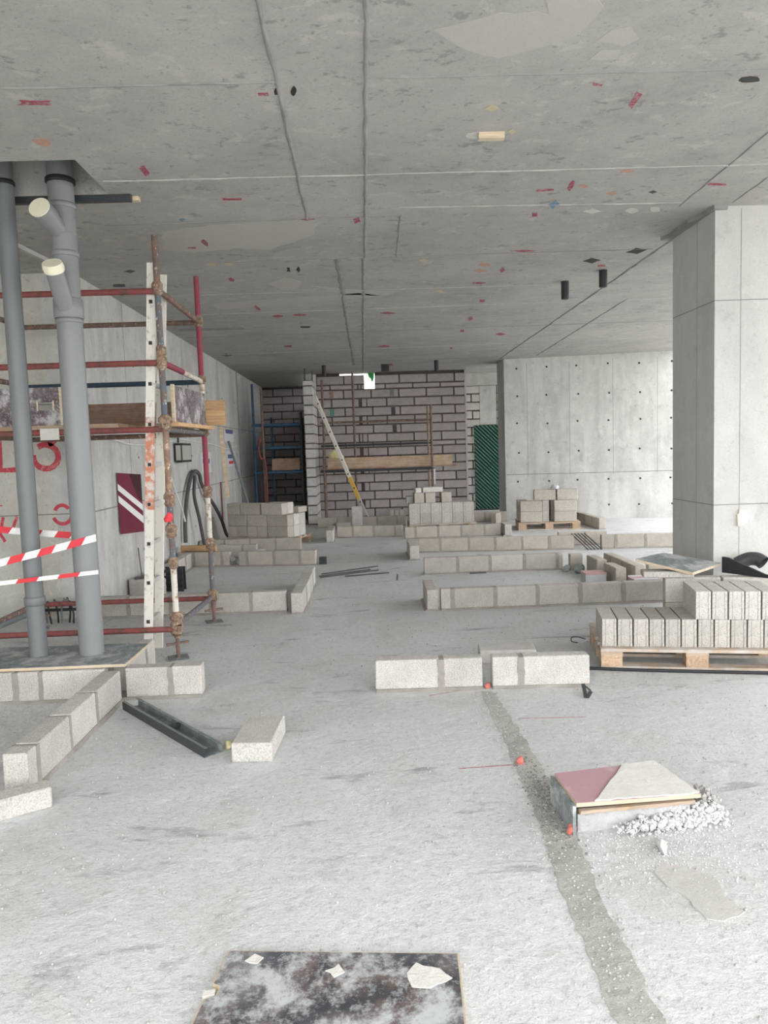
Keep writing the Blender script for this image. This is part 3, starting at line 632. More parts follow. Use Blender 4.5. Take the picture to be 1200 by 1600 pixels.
low_wall('low block wall at the foot of the leaning yellow ladder', (-1.0, 14.85), (.78, 14.78), None, m='block_warm')
low_wall('low block wall below the green shutter', (2.12, 14.95), (2.88, 14.9), [(0, .28), (.30, .74)], m='block_warm')
low_wall('low block wall running back beside the right block pallet', (4.235, 12.95), (4.20, 14.35), None, t=.11, m='block_warm')
low_wall('short low wall behind the grey plastic bags', (2.45, 8.80), (2.60, 8.80), [(0, .15)], m='block_warm')
low_wall('left side wall of the small block shaft near the column', (2.745, 7.72), (2.735, 8.72), [(0, .385), (.60, .99)], t=.115, m='block_warm')
low_wall('right side wall of the small block shaft near the column', (2.985, 7.80), (2.98, 8.85), None, t=.11, m='block_warm')
low_wall('cross wall closing the small block shaft near the column', (3.035, 7.83), (3.6, 7.80), None, m='block_warm')

# ================================================================ loose blocks
loose_block('loose pale block lying flat on the bare floor beside the steel channel', (-.610, 3.80, 0), R(86), (.39, .205, .10), 'block_pale_lit')
loose_block('cut pale block lying in front of the low wall end', (-1.635, 3.155, 0), R(33), (.37, .10, .095), 'block_pale_lit')
loose_block('flat grey block lying behind the front low walls', (.975, 5.20, 0), R(-5), (.40, .20, .10), 'aac_pale')
loose_block('pale slab-like block standing upright against the low wall by the ladder', (-.20, 14.70, 0), 0, (.21, .08, .43), 'aac_pale')
loose_block('low offcut block lying left of the upright pale block', (-.47, 14.62, 0), 0, (.28, .12, .12), 'block')
for x in (.50, .60, .70):
    loose_block({.5: 'small block on the back low wall, nearest the leaning ladder', .6: 'small block on the back low wall, between two others', .7: 'small block on the back low wall, nearest the block pile'}[x], (x, 14.85, .205), R(90), (.10, .085, .12), 'block_pale_lit', 'three small blocks on the back low wall')
loose_block('block leaning across the low wall below the green shutter', (2.60, 14.72, 0), R(60), (.30, .10, .20), 'block_warm')

# front pallet and its load
ORD = ['first', 'second', 'third', 'fourth', 'fifth', 'sixth', 'seventh', 'eighth', 'ninth', 'tenth', 'eleventh']
PO, PA = Vector((1.565, 4.895, 0)), R(-11)
def pl(x, y, z): return PO + Matrix.Rotation(PA, 3, 'Z') @ Vector((x, y, z))
pallet('dusty wooden pallet with grooved blocks beside the column', PO, PA, 1.25, .72)
for i in range(11):
    loose_block(ORD[i] + ' grooved block from the free end of the lower row on the front pallet', pl(.066 + i * .1045, .258, .1455), PA + R(90) + random.uniform(-.008, .008), (.39, .095, .19), 'block', 'lower row of blocks on the front pallet', groove=True)
for i in range(6, 11):
    loose_block(ORD[i - 6] + ' grooved block from the step in the upper row on the front pallet', pl(.052 + i * .1045, .262, .337), PA + R(90) + random.uniform(-.01, .01), (.39, .095, .19), 'block_pale_lit', 'upper row of blocks on the front pallet', groove=True)
for k, z in enumerate((.1455, .337)):
    for j, x in enumerate((.735, 1.14)):
        loose_block(['block in the bottom back row of the front pallet', 'block in the second back row of the front pallet'][k] + [', under the grey plywood', ', under the black pipe bend'][j], pl(x, .645, z), PA, (.39, .10, .19), 'block', ['bottom back row of the front pallet', 'second back row of the front pallet'][k])
loose_block('block lying flat directly under the grey plywood on the front pallet', pl(.56, .645, .5285), PA, (.36, .14, .045), 'block')
q = [(2.365, 5.262, .560), (2.70, 5.52, .578), (2.345, 5.745, .640), (2.035, 5.515, .634)]
r = thing('plywood_offcut', 'grey film-faced plywood offcut laid on the block pallet', 'plywood', (2.37, 5.5, .56))
def slab(q, t, shrink=0.0, dz=0.0):
    c = sum((Vector(p) for p in q), Vector()) / 4; q = [c + (Vector(p) - c) * (1 - shrink) + Vector((0, 0, dz)) for p in q]
    mb = MB(); vs = [tuple(p) for p in q] + [(p[0], p[1], p[2] + t) for p in q]
    return mb.add(vs, [(3, 2, 1, 0), (4, 5, 6, 7), (0, 1, 5, 4), (1, 2, 6, 5), (2, 3, 7, 6), (3, 0, 4, 7)])
part('core', slab(q, .018), 'ply_edge', r, 'pale plywood edge'); part('film_face', slab(q, .002, .003, .0182), 'filmply_g', r, 'grey film face')
SP0, SP1 = Vector((2.705, 5.50, 0)), Vector((2.895, 5.20, 0)); sd = (SP1 - SP0).normalized(); sn = Vector((sd.y, -sd.x, 0))
solo('plywood_strip', MB().prism([(0, .529), (.36, .529), (.36, .552), (.33, .556), (.05, .648), (0, .650)], 0, .018, lambda a, b, z: SP0 + sd * a + sn * z + Vector((0, 0, b))), 'black', 'black film-faced plywood wedge standing on edge on the pallet blocks', 'plywood')
pe = MB(); pts = spline([(2.85, 5.57, .578), (2.885, 5.56, .598), (2.93, 5.54, .618), (2.975, 5.505, .618), (3.0, 5.47, .595)], 6)
pe.tube(pts, .052, 18, caps=False); pe.tube(pts, .046, 18, caps=False)
solo('pipe_elbow', pe, 'elbow', 'black plastic pipe bend lying on the pallet blocks by the column', 'pipe')

# pile of upright blocks before the back wall
pallet('wooden pallet under the pile of upright blocks', (.78, 13.58, 0), 0, 1.25, .8)
for k, z in enumerate((.1455, .337)):
    for i in range(6):
        loose_block(ORD[i] + ' block from the ladder side in the %s layer of the upright pile' % ['bottom', 'second'][k], (.885 + i * .202, 13.81, z), R(90), (.39, .195, .19), 'block', ['lower layer of the upright block pile', 'second layer of the upright block pile'][k], groove=True)
for i, x in enumerate((.985, 1.19, 1.49)):
    loose_block(['block at the ladder side of the short top layer of the upright pile', 'middle block of the short top layer of the upright pile', 'block at the shutter side of the short top layer of the upright pile'][i], (x, 13.83, .5285), R(90), (.36, .185, .19), 'block_warm', 'top layer of the upright block pile')
loose_block('pale block lying flat on top of the upright pile', (1.23, 13.83, .72), R(12), (.39, .19, .095), 'block_pale_lit')
loose_block('small white offcut on the top layer of the upright pile', (.96, 13.72, .72), R(20), (.12, .09, .09), 'block_pale_lit')
loose_block('white block end at the left shoulder of the upright pile', (.815, 13.93, .5285), R(90), (.30, .13, .12), 'block_pale_lit')

# stack on the left pallet
SO, SA = Vector((-2.40, 12.52, 0)), R(-25)
def sl(x, y, z): return SO + Matrix.Rotation(SA, 3, 'Z') @ Vector((x, y, z))
pallet('wooden pallet under the left block stack by the concrete wall', SO, SA, 1.2, .8)
for i in range(4):
    loose_block(ORD[i] + ' end-on block from the wall side in the bottom layer of the left stack', sl(.105 + i * .198, .22, .1455), SA + R(90), (.39, .19, .19), 'block_warm', 'end-on blocks in the bottom layer of the left stack')
loose_block('long block at the corner of the bottom layer of the left stack', sl(.995, .125, .1455), SA, (.39, .19, .19), 'block_warm')
loose_block('second corner block in the bottom layer of the left stack, behind the first', sl(.995, .325, .1455), SA, (.39, .19, .19), 'block_pale_lit')
loose_block('rear corner block in the bottom layer of the left stack', sl(.995, .525, .1455), SA, (.39, .19, .19), 'block_pale_lit')
for j in range(3):
    for i in range(3):
        loose_block(['wall-side', 'central', 'open-side'][i] + ' block in the %s row of the middle layer of the left stack' % ['front', 'middle', 'rear'][j], sl(.205 + i * .397, .125 + j * .20, .337), SA + random.uniform(-.02, .02), (.39, .19, .19), 'block_warm' if j == 0 else 'block_pale_lit', 'middle layer of the left stack')
loose_block('half block at the left of the top layer of the left stack', sl(.14, .125, .5285), SA, (.26, .19, .19), 'block_warm')
loose_block('middle block of the top layer of the left stack', sl(.475, .125, .5285), SA, (.39, .19, .19), 'block_warm')
loose_block('slightly turned corner block of the top layer of the left stack', sl(.89, .13, .5285), SA + R(2), (.39, .20, .19), 'block_warm')
loose_block('rear block of the top layer of the left stack', sl(.88, .345, .5285), SA, (.39, .19, .19), 'block_pale_lit')
loose_block('thin block lying flat at the right edge of the left stack', sl(1.07, .595, .5285), SA + R(88), (.28, .19, .10), 'block_warm')

# right pallet
QO, QA = Vector((2.735, 13.20, 0)), R(-7.5)
def ql(x, y, z): return QO + Matrix.Rotation(QA, 3, 'Z') @ Vector((x, y, z))
pallet('wooden pallet with a half-used block stack before the pale wall', QO, QA, 1.1, .8, front='pine')
for k, z in enumerate((.1455, .337)):
    lab = ['bottom', 'second'][k]
    loose_block('front left block in the %s layer of the right pallet' % lab, ql(.235, .125, z), QA, (.39, .19, .19), 'block_warm')
    loose_block('rear left block in the %s layer of the right pallet' % lab, ql(.10, .40, z), QA + R(90), (.30, .19, .19), 'block_warm')
    loose_block('end-on block in the middle of the %s layer of the right pallet' % lab, ql(.50, .30, z), QA + R(90), (.39, .11, .19), 'block', groove=True)
    loose_block('front right block in the %s layer of the right pallet' % lab, ql(.84, .125, z), QA, (.39, .19, .19), 'block_warm')
    loose_block('rear right block in the %s layer of the right pallet' % lab, ql(.70, .40, z), QA + R(90), (.30, .19, .19), 'block_warm')
loose_block('left block in the top layer of the right pallet', ql(.50, .30, .5285), QA, (.39, .19, .19), 'block_warm')
loose_block('right block in the top layer of the right pallet', ql(.90, .28, .5285), QA, (.37, .19, .19), 'block_warm')
def lump(loc, r, seed=1, sq=(1, 1, .6), n=2):
    bm = bmesh.new(); bmesh.ops.create_icosphere(bm, subdivisions=n, radius=1); rr = random.Random(seed); mb = MB()
    off = [Vector((rr.uniform(-1, 1), rr.uniform(-1, 1), rr.uniform(-1, 1))).normalized() for _ in range(7)]
    vs = []
    for v in bm.verts:
        k = 1 + sum(.12 * math.sin(3 * v.co.dot(o) + i) for i, o in enumerate(off)); c = v.co * k
        vs.append((loc[0] + c.x * r * sq[0], loc[1] + c.y * r * sq[1], max(loc[2], loc[2] + r * sq[2] * .75 + c.z * r * sq[2])))
    fs = [tuple(v.index for v in f.verts) for f in bm.faces]; bm.free()
    return mb.add(vs, fs)
solo('plastic_bag', lump(ql(.68, .28, .72), .08, 4), 'paper', 'crumpled white bag on top of the right pallet stack', 'bag')

# ================================================================ grey riser pipes on their plywood platform
q = [(-3.05, 4.675, .208), (-1.592, 4.690, .208), (-1.585, 5.19, .208), (-3.05, 5.25, .208)]
r = thing('plywood_platform', 'dirty plywood sheet on blocks under the grey pipes', 'plywood', (-2.3, 4.95, .208))
part('core', slab(q, .018), 'ply_edge', r, 'pale plywood edge'); part('film_face', slab(q, .002, .004, .0182), 'filmply_g', r, 'dusty grey film face')
PZ = .2285
def ring(mb, x, y, z0, z1, r, seg=20, b=.006):
    mb.tube([(x, y, z0), (x, y, z0 + b), (x, y, z1 - b), (x, y, z1)], [r - b, r, r, r - b], seg)
bx, by, br = -1.912, 4.985, .081
rp = thing('soil_pipe', 'thick grey plastic soil pipe with two capped branches', 'pipe', (bx, by, PZ))
part('pipe', MB().tube([(bx, by, PZ), (bx, by, 4.1)], br, 24), 'pvc', rp)
for z0, z1, rr_ in ((2.47, 2.60, .094), (2.44, 2.47, .088), (2.865, 2.90, .090), (3.17, 3.205, .090), (3.0, 3.02, .084)):
    m_ = MB(); ring(m_, bx, by, z0, z1, rr_, 24); part('socket', m_, 'pvc' if z1 < 2.7 else 'pvc', rp)
m_ = MB(); ring(m_, bx, by, 3.33, 3.365, .092, 24); part('clamp', m_, 'rubber', rp, 'black rubber pipe clamp')
b1b = Vector((-1.955, 4.745, 3.105))
b1a = b1b - Vector((-.12, -.93, .35)).normalized() * .28; d1 = (b1b - b1a).normalized()
br1 = part('branch', MB().tube([b1a, b1b - d1 * .09], .062, 20).tube([b1b - d1 * .10, b1b - d1 * .095, b1b, b1b + d1 * .002], [.064, .072, .072, .068], 20), 'pvc', rp, 'angled pipe branch')
part('branch_cap', MB().tube([b1b + d1 * .003, b1b + d1 * .010], .067, 20), 'cap', br1, 'cream cap')
b2a, b2b = Vector((bx, by - .02, 2.50)), Vector((-1.905, 4.775, 2.735)); d2 = (b2b - b2a).normalized()
br2 = part('branch', MB().tube([b2a, b2b], .056, 20), 'pvc', rp, 'angled pipe branch')
part('branch_cap', MB().tube([b2b - d2 * .005, b2b + d2 * .02, b2b + d2 * .05], [.062, .066, .06], 20), 'cap', br2, 'cream wrapped cap')
sx, sy, sr = -2.272, 4.985, .058
rq = thing('soil_pipe', 'thinner plain grey plastic soil pipe behind the barrier tape', 'pipe', (sx, sy, PZ))
part('pipe', MB().tube([(sx, sy, PZ), (sx, sy, 4.1)], sr, 22), 'pvc_d', rq)
m_ = MB(); ring(m_, sx, sy, .575, .635, .068, 22); part('socket', m_, 'pvc_d', rq)
m_ = MB(); ring(m_, sx, sy, 3.33, 3.36, .066, 22); part('clamp', m_, 'rubber', rq, 'black rubber pipe clamp')
solo('support_bar', MB().lohi((-2.60, 5.102, CZ - .045), (-1.50, 5.14, CZ)), 'steel_dark', 'black steel support bar across the ceiling opening at the pipes', 'bar')
solo('timber_batten', MB().lohi((-2.2, 5.145, CZ - .03), (-1.46, 5.19, CZ)), 'ply_edge', 'pale timber strip behind the black bar at the pipes', 'timber')

def tape_strip(pts, w, n, tilt=0.0):
    """striped ribbon along points; slanted colour fields"""
    mb = MB(); P = [Vector(p) for p in pts]; Ls = [0]
    for i in range(1, len(P)): Ls.append(Ls[-1] + (P[i] - P[i - 1]).length)
    def at(s):
        s = min(max(s, 0), Ls[-1])
        for i in range(1, len(P)):
            if s <= Ls[i] + 1e-9:
                return P[i - 1].lerp(P[i], (s - Ls[i - 1]) / (Ls[i] - Ls[i - 1]))
        return P[-1]
    step = Ls[-1] / n
    for i in range(n):
        a, b = i * step, (i + 1) * step; sh = w * .7
        for sub in range(3):
            s0, s1 = a + (b - a) * sub / 3, a + (b - a) * (sub + 1) / 3
            lo0, lo1, hi0, hi1 = at(s0), at(s1), at(s0 + sh), at(s1 + sh)
            vs = [lo0, lo1, hi1 + Vector((0, 0, w)), hi0 + Vector((0, 0, w))]
            o = Vector((0, -.0008, 0))
            mb.add(vs + [v + o for v in vs], [(3, 2, 1, 0), (4, 5, 6, 7), (0, 1, 5, 4), (1, 2, 6, 5), (2, 3, 7, 6), (3, 0, 4, 7)], i % 2)
    return mb
tp = thing('barrier_tape', 'red and white barrier tape wound round the grey pipes', 'tape', (-2.2, 4.9, .75))
part('strand', tape_strip([(-3.3, 4.86, .70), (-2.44, 4.885, .860), (-2.1, 4.893, .935), (-1.80, 4.895, 1.005)], .048, 15), ['tape_w', 'tape_r'], tp)
part('strand', tape_strip([(-3.3, 4.86, .69), (-2.44, 4.885, .735), (-1.80, 4.895, .785)], .028, 11), ['tape_w', 'tape_r'], tp)
part('strand', tape_strip([(-3.3, 5.12, 1.13), (-2.6, 5.10, 1.075), (-2.29, 5.09, 1.035), (-1.95, 5.085, 1.0)], .045, 13), ['tape_w', 'tape_r'], tp)

# ================================================================ scaffold tower
SFX, SFY, SBY, SLX = -1.490, 5.60, 6.78, -3.06
sc = thing('scaffold_tower', 'rusty tube scaffold tower with red ledgers before the concrete wall', 'scaffold', (SFX, SFY, 0))
def section(x, y, z0, z1, m, r=.024): part('standard', MB().tube([(x, y, z0), (x, y, z1)], r, 12), m, sc)
def collar(x, y, z, s=1.0, m='coupler'):
    mb = MB().tube([(x, y, z - .05 * s), (x, y, z - .03 * s), (x, y, z - .01), (x, y, z + .012), (x, y, z + .03 * s), (x, y, z + .05 * s)], [.027, .040 * s, .034, .042 * s, .040 * s, .027], 12)
    mb.box((x + .03, y - .032, z), (.026, .03, .06 * s)); part('coupler', mb, m, sc)
for z0, z1, m in ((.16, .30, 't_brown'), (.30, .75, 't_white'), (.75, 1.22, 't_bluegrey'), (1.22, 1.78, 't_brown'), (1.78, 2.33, 't_bluegrey'), (2.33, 2.77, 't_bluegrey'), (2.77, 3.17, 't_rust')): section(SFX, SFY, z0, z1, m)
SBX = -1.455
for z0, z1, m in ((.14, .27, 't_rust'), (.27, .735, 't_bluegrey'), (.735, 1.215, 't_white'), (1.215, 1.78, 't_pink'), (1.78, 2.22, 't_white'), (2.22, 2.72, 't_pink'), (2.76, 3.145, 't_pink')): section(SBX, SBY, z0, z1, m)
for x, y in ((SLX, SFY), (SLX, SBY)): section(x, y, .14, 3.1, 't_rust')
for z, s in ((2.79, 1.0), (2.33, .9), (2.25, 1.0), (1.80, 1.25), (1.225, 1.1), (.985, 1.1), (.74, .9), (.30, 1.3), (.235, 1.2)): collar(SFX, SFY, z, s)
for z, s in ((2.75, 1.0), (2.23, .8), (1.78, 1.2), (1.215, 1.1), (.735, 1.1), (.255, 1.2)): collar(SBX, SBY, z, s)
for x, y in ((SFX, SFY), (SBX, SBY), (SLX, SFY), (SLX, SBY)):
    part('jack', MB().tube([(x, y, .008), (x, y, .20)], .016, 10).box((x, y, .115), (.17, .02, .018), .5), 't_rust', sc, 'rusty screw jack')
    part('base_plate', MB().box((x, y, .004), (.15, .15, .008), .35), 'steel', sc)
def led(p, q, m, r=.0225): part('ledger', MB().tube([p, q], r, 12), m, sc)
for z, m in ((2.77, 't_red'), (2.247, 't_red'), (1.755, 't_red'), (.226, 't_red')): led((SLX - .05, SFY, z), (SFX - .02, SFY, z), m)
for z, m in ((2.74, 't_rust'), (2.21, 't_blue'), (1.74, 't_rust'), (.225, 't_red')): led((SLX - .05, SBY, z), (SBX - .02, SBY, z), m)
def tr(p, q, m): part('transom', MB().tube([p, q], .0225, 12), m, sc)
tr((SFX, SFY + .02, 2.78), (SBX, SBY - .02, 2.745), 't_rust'); tr((SFX, SFY + .02, 2.25), (-1.47, 6.15, 2.235), 't_pink'); tr((-1.47, 6.15, 2.235), (SBX, SBY - .02, 2.215), 't_white')
tr((SFX, SFY + .02, 1.752), (SBX, SBY - .02, 1.752), 't_bluegrey'); tr((SFX, SFY + .02, .255), (SBX, SBY - .02, .245), 't_bluegrey')
for z in (2.76, 2.23, 1.752, .24): tr((SLX, SFY + .02, z), (SLX, SBY - .02, z), 't_rust')
for i, (y, x1) in enumerate(((5.78, -1.86), (6.02, -1.86), (6.28, -1.51), (6.52, -1.51))):
    solo('scaffold_plank', MB().lohi((-3.2, y - .112, 1.7795), (x1, y + .112, 1.812)), 'plank', ['front short', 'second short', 'third long', 'rear long'][i] + ' deck plank of the scaffold tower', 'plank', 'deck planks of the scaffold tower')
solo('toe_board', MB().lohi((-2.50, 6.622, 1.8125), (-1.43, 6.652, 2.03)), 'plank_brown', 'brown toe board standing along the back of the scaffold deck', 'plank')
solo('plywood_end', MB().lohi((-1.425, 6.60, 1.8125), (-1.225, 6.62, 2.03)), 'ply_face', 'bare tan plywood piece at the far end of the scaffold deck', 'plywood')
r = thing('guard_sheet', 'dirty film plywood guard sheet upright behind the thin grey pipe', 'plywood', (-2.6, 5.70, 1.8125))
part('sheet', MB().lohi((-2.95, 5.70, 1.8125), (-2.47, 5.718, 2.10)).lohi((-2.47, 5.70, 1.8125), (-2.35, 5.718, 1.93)).lohi((-2.47, 5.70, 1.99), (-2.35, 5.718, 2.10)).lohi((-2.35, 5.70, 1.8125), (-2.305, 5.718, 2.10)), 'filmply_w', r)
part('edge_strip', MB().lohi((-2.304, 5.698, 1.8125), (-2.285, 5.72, 2.10)), 'ply_edge', r, 'pale raw edge')
part('slot_frame', MB().lohi((-2.475, 5.692, 1.925), (-2.465, 5.70, 2.0)).lohi((-2.355, 5.692, 1.925), (-2.345, 5.70, 2.0)), 'ply_edge', r)
r = thing('guard_sheet', 'dirty film plywood guard sheet between the two standards at the scaffold end', 'plywood', (-1.43, 6.17, 1.8125))
sp = [(-1.425, 6.16), (-1.375, 6.63)]
def vert_sheet(p, q, z0, z1, t): return MB().bar((p[0], p[1], (z0 + z1) / 2), (q[0], q[1], (z0 + z1) / 2), t, z1 - z0)
part('sheet', vert_sheet((-1.455, 5.76), (-1.40, 6.58), 1.8125, 2.09, .018), 'filmply_w', r)
part('edge_strip', vert_sheet((-1.458, 5.725), (-1.456, 5.757), 1.8125, 2.10, .022), 'ply_edge', r, 'pale raw edge')
solo('edge_timber', MB().bar((-1.44, 5.68, 1.793), (-1.375, 6.72, 1.793), .06, .03), 'ply_face', 'orange timber edging under the dirty guard sheet at the scaffold end', 'timber')
solo('hanging_lath', MB().bar((-1.27, 6.585, 1.80), (-1.235, 6.59, 1.17), .012, .03, (1, 0, 0)), 'plank', 'thin wooden lath hanging from the scaffold end', 'timber')
solo('cardboard_scrap', MB().lohi((-2.41, 5.57, 1.70), (-2.27, 5.573, 1.785)), 'cement', 'torn pale scrap hanging over the scaffold ledger', 'scrap')
kn = lump((SFX, SFY - .062, 1.06), .03, 9, (1, .7, 1.2)); solo('tape_knot', kn, 'tape_r', 'red tape knot tied to the scaffold standard', 'tape')

# ladder inside the tower
ld = thing('ladder', 'paint-splashed white ladder leaning inside the scaffold tower', 'ladder', (-1.735, 5.79, 0))
def lx(z): return -1.735 + .20 * z / 2.97
for y, zt in ((5.648, 2.985), (5.932, 2.965)):
    for z0, z1, m in ((.0, 1.15, 'ladder'), (1.15, 1.85, 'ladder_o' if y < 5.8 else 'ladder'), (1.85, zt, 'ladder')):
        part('stile', MB().bar((lx(z0), y, z0), (lx(z1), y, z1), .024, .066, (1, 0, 0)), m, ld)
for i in range(9):
    z = .285 + i * .302
    rg = part('rung', MB().bar((lx(z), 5.632, z), (lx(z), 5.948, z), .03, .03), 'alu', ld)
    part('rung_end', MB().lohi((lx(z) - .012, 5.6295, z - .013), (lx(z) + .012, 5.6318, z + .013)), 'hole', rg, 'rung end painted dark for the shade in its hollow')  # solid face, dark colour painted as the shade inside the rung

# ================================================================ foreground floor things
r = thing('floor_board', 'cement-smeared dark plywood board lying on the floor in the foreground', 'plywood', (-.14, 1.9, 0))
bp = [(-.478, 2.172), (.232, 2.108), (.195, 1.45), (-.545, 1.45), (-.535, 1.80), (-.512, 1.97), (-.478, 1.985), (-.474, 2.02), (-.498, 2.035), (-.490, 2.10)]
part('core', MB().prism(bp, .0, .018), 'ply_edge', r, 'raw plywood edge')
cx, cy = -.14, 1.82
part('film_face', MB().prism([(cx + (x - cx) * .985, cy + (y - cy) * .985) for x, y in bp], .018, .020), 'filmply', r, 'dark film face smeared with cement')
for poly in ([(.07, 2.03), (.10, 2.07), (.17, 2.04), (.20, 2.0), (.13, 1.965), (.08, 1.975)], [(-.42, 2.12), (-.39, 2.145), (-.36, 2.13), (-.38, 2.10)], [(-.17, 2.06), (-.13, 2.08), (-.11, 2.05), (-.14, 2.03)]):
    part('cement_smear', MB().prism(ragged(poly, .004, .02), .020, .0225), 'cement', r, 'patch of pale dried cement')
solo('board_chip', MB().box((-.50, 1.995, .010), (.035, .022, .018), .1), 'cement', 'pale chip wedged at the notch of the foreground board', 'chip')

# cover over a floor opening, with broken concrete round it
r = thing('floor_cover', 'maroon plywood cover on a low box with cement over half of it', 'floor cover', (1.04, 2.95, 0))
q = [(.785, 2.775, .118), (1.315, 2.848, .098), (1.245, 3.165, .098), (.768, 3.045, .118)]
part('lid', slab(q, .016), 'ply_edge', r, 'raw plywood edge'); part('lid_face', slab(q, .0015, .002, .0165), 'maroon', r, 'maroon film face')
def lidz(x): return .1368 - (x - .78) / .53 * .020
cp = ragged([(.865, 2.79), (1.31, 2.848), (1.245, 3.160), (1.085, 3.12), (1.03, 3.03), (.965, 2.93), (.905, 2.84)], .005, .03)
mb = MB(); mb.prism(cp, 0, .006, lambda a, b, z: (a, b, lidz(a) + z - .0015)); part('cement_cover', mb, 'cement', r, 'layer of pale cement')
part('side_board', MB().bar((.777, 2.775, .062), (.757, 3.05, .062), .014, .122), 'filmply_g', r, 'dark side board')
part('lower_edge', MB().bar((.80, 2.785, .095), (1.29, 2.855, .082), .02, .014), 'plank', r)
part('concrete_kerb', MB().prism(ragged([(.80, 2.80), (1.28, 2.868), (1.22, 3.10), (.80, 3.0)], .004, .03), 0, .074), 'white_kerb', r, 'rough white concrete kerb under the lid')
def stones(n, fn, r0, r1, seed):
    rr = random.Random(seed); mb = MB()
    t = (1 + 5 ** .5) / 2
    base = [Vector(b).normalized() for b in ((-1, t, 0), (1, t, 0), (-1, -t, 0), (1, -t, 0), (0, -1, t), (0, 1, t), (0, -1, -t), (0, 1, -t), (t, 0, -1), (t, 0, 1), (-t, 0, -1), (-t, 0, 1))]
    fs = [(0, 11, 5), (0, 5, 1), (0, 1, 7), (0, 7, 10), (0, 10, 11), (1, 5, 9), (5, 11, 4), (11, 10, 2), (10, 7, 6), (7, 1, 8), (3, 9, 4), (3, 4, 2), (3, 2, 6), (3, 6, 8), (3, 8, 9), (4, 9, 5), (2, 4, 11), (6, 2, 10), (8, 6, 7), (9, 8, 1)]
    for _ in range(n):
        x, y, z = fn(rr); s = r0 + (r1 - r0) * rr.random() ** 3; a = rr.uniform(0, 6.28); m = Matrix.Rotation(a, 3, (rr.random(), rr.random(), rr.random() + .1))
        mb.add([Vector((x, y, z + s * .35)) + m @ (b * s * rr.uniform(.78, 1.1)) for b in base], fs)
    return mb
def heap(rr):
    t = rr.random() ** .55; x = .93 + .48 * t + rr.gauss(0, .012); y = 2.765 + .105 * t + rr.gauss(0, .030) * (.35 + .65 * t)
    d = max(0, y - 2.715 - .105 * t); return x, y, min(.05, d * .55) * (.35 + .65 * rr.random())
hp = stones(1500, heap, .003, .012, 5)
solo('rubble_heap', hp, 'rubble', 'heap of crushed white concrete spilling from under the maroon cover', 'rubble', kind='stuff')
solo('dark_rubble', stones(110, lambda rr: (1.39 + rr.gauss(0, .02), 2.985 + rr.gauss(0, .03), .05 * rr.random()), .006, .018, 6), 'grit', 'dark broken stones at the corner of the maroon cover', 'rubble', kind='stuff')
solo('concrete_chip', lump((1.075, 2.655, 0), .028, 3, (.6, 1.5, .8)), 'rubble', 'long pale concrete chip before the crushed heap', 'chip')
solo('plastic_scrap', lump((.77, 2.79, 0), .022, 8, (1, .7, 1.2)), 'cup', 'red and white plastic scrap at the corner of the maroon cover', 'scrap')
for (x, y), lab in (((.703, 3.455), 'red plastic cap on the floor chase beside a red line'), ((.735, 4.60), 'red plastic cap between the two front low walls')):
    solo('pipe_plug', lump((x, y, 0), .020, 2, (1, 1, 1.0)), 'cup', lab, 'plug')

# steel channel, bracket, pipe along the pallet
a, b = Vector((-1.512, 4.505, 0)), Vector((-.838, 3.715, 0)); d = (b - a).normalized(); s = Vector((-d.y, d.x, 0))
r = thing('steel_channel', 'dark galvanised steel channel lying open side up on the floor', 'channel', a)
part('web', MB().bar(a + Vector((0, 0, .002)), b + Vector((0, 0, .002)), .10, .003), 'steel', r)
for k, sg in enumerate((-1, 1)):
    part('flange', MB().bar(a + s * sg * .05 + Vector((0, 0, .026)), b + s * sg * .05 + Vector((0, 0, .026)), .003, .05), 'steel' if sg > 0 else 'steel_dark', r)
    part('lip', MB().bar(a + s * sg * .042 + Vector((0, 0, .05)), b + s * sg * .042 + Vector((0, 0, .05)), .016, .003), 'steel', r)
part('end_clip', MB().bar(a.lerp(b, .55) - s * .048 + Vector((0, 0, .03)), a.lerp(b, .55) + s * .048 + Vector((0, 0, .03)), .02, .02), 'steel_dark', r)
solo('pipe_fitting', lump((-.775, 3.80, 0), .022, 5, (1, 1.2, .9)), 'fitting_y', 'small yellow fitting between the steel channel and the loose block', 'fitting')
solo('steel_bracket', MB().bar((1.292, 4.335, .004), (1.315, 4.47, .045), .022, .004).bar((1.30, 4.335, .004), (1.355, 4.44, .004), .022, .004).bar((1.315, 4.47, .043), (1.358, 4.45, .006), .022, .004), 'steel_dark', 'bent steel bracket lying before the right front low wall', 'bracket')
pt = [(1.36, 4.93, .012), (1.50, 4.89, .012), (1.70, 4.83, .012), (2.2, 4.72, .012), (2.9, 4.57, .012)]
solo('black_conduit', MB().tube(pt, .011, 8), 'black', 'thin black conduit lying along the front of the block pallet', 'conduit')
solo('wire_loop', MB().tube(spline([(1.64, 5.50, .05), (1.58, 5.52, .065), (1.545, 5.54, .055), (1.55, 5.56, .02), (1.60, 5.57, .005)], 5), .004, 6), 'steel_dark', 'black wire loop poking out behind the pallet edge', 'wire')

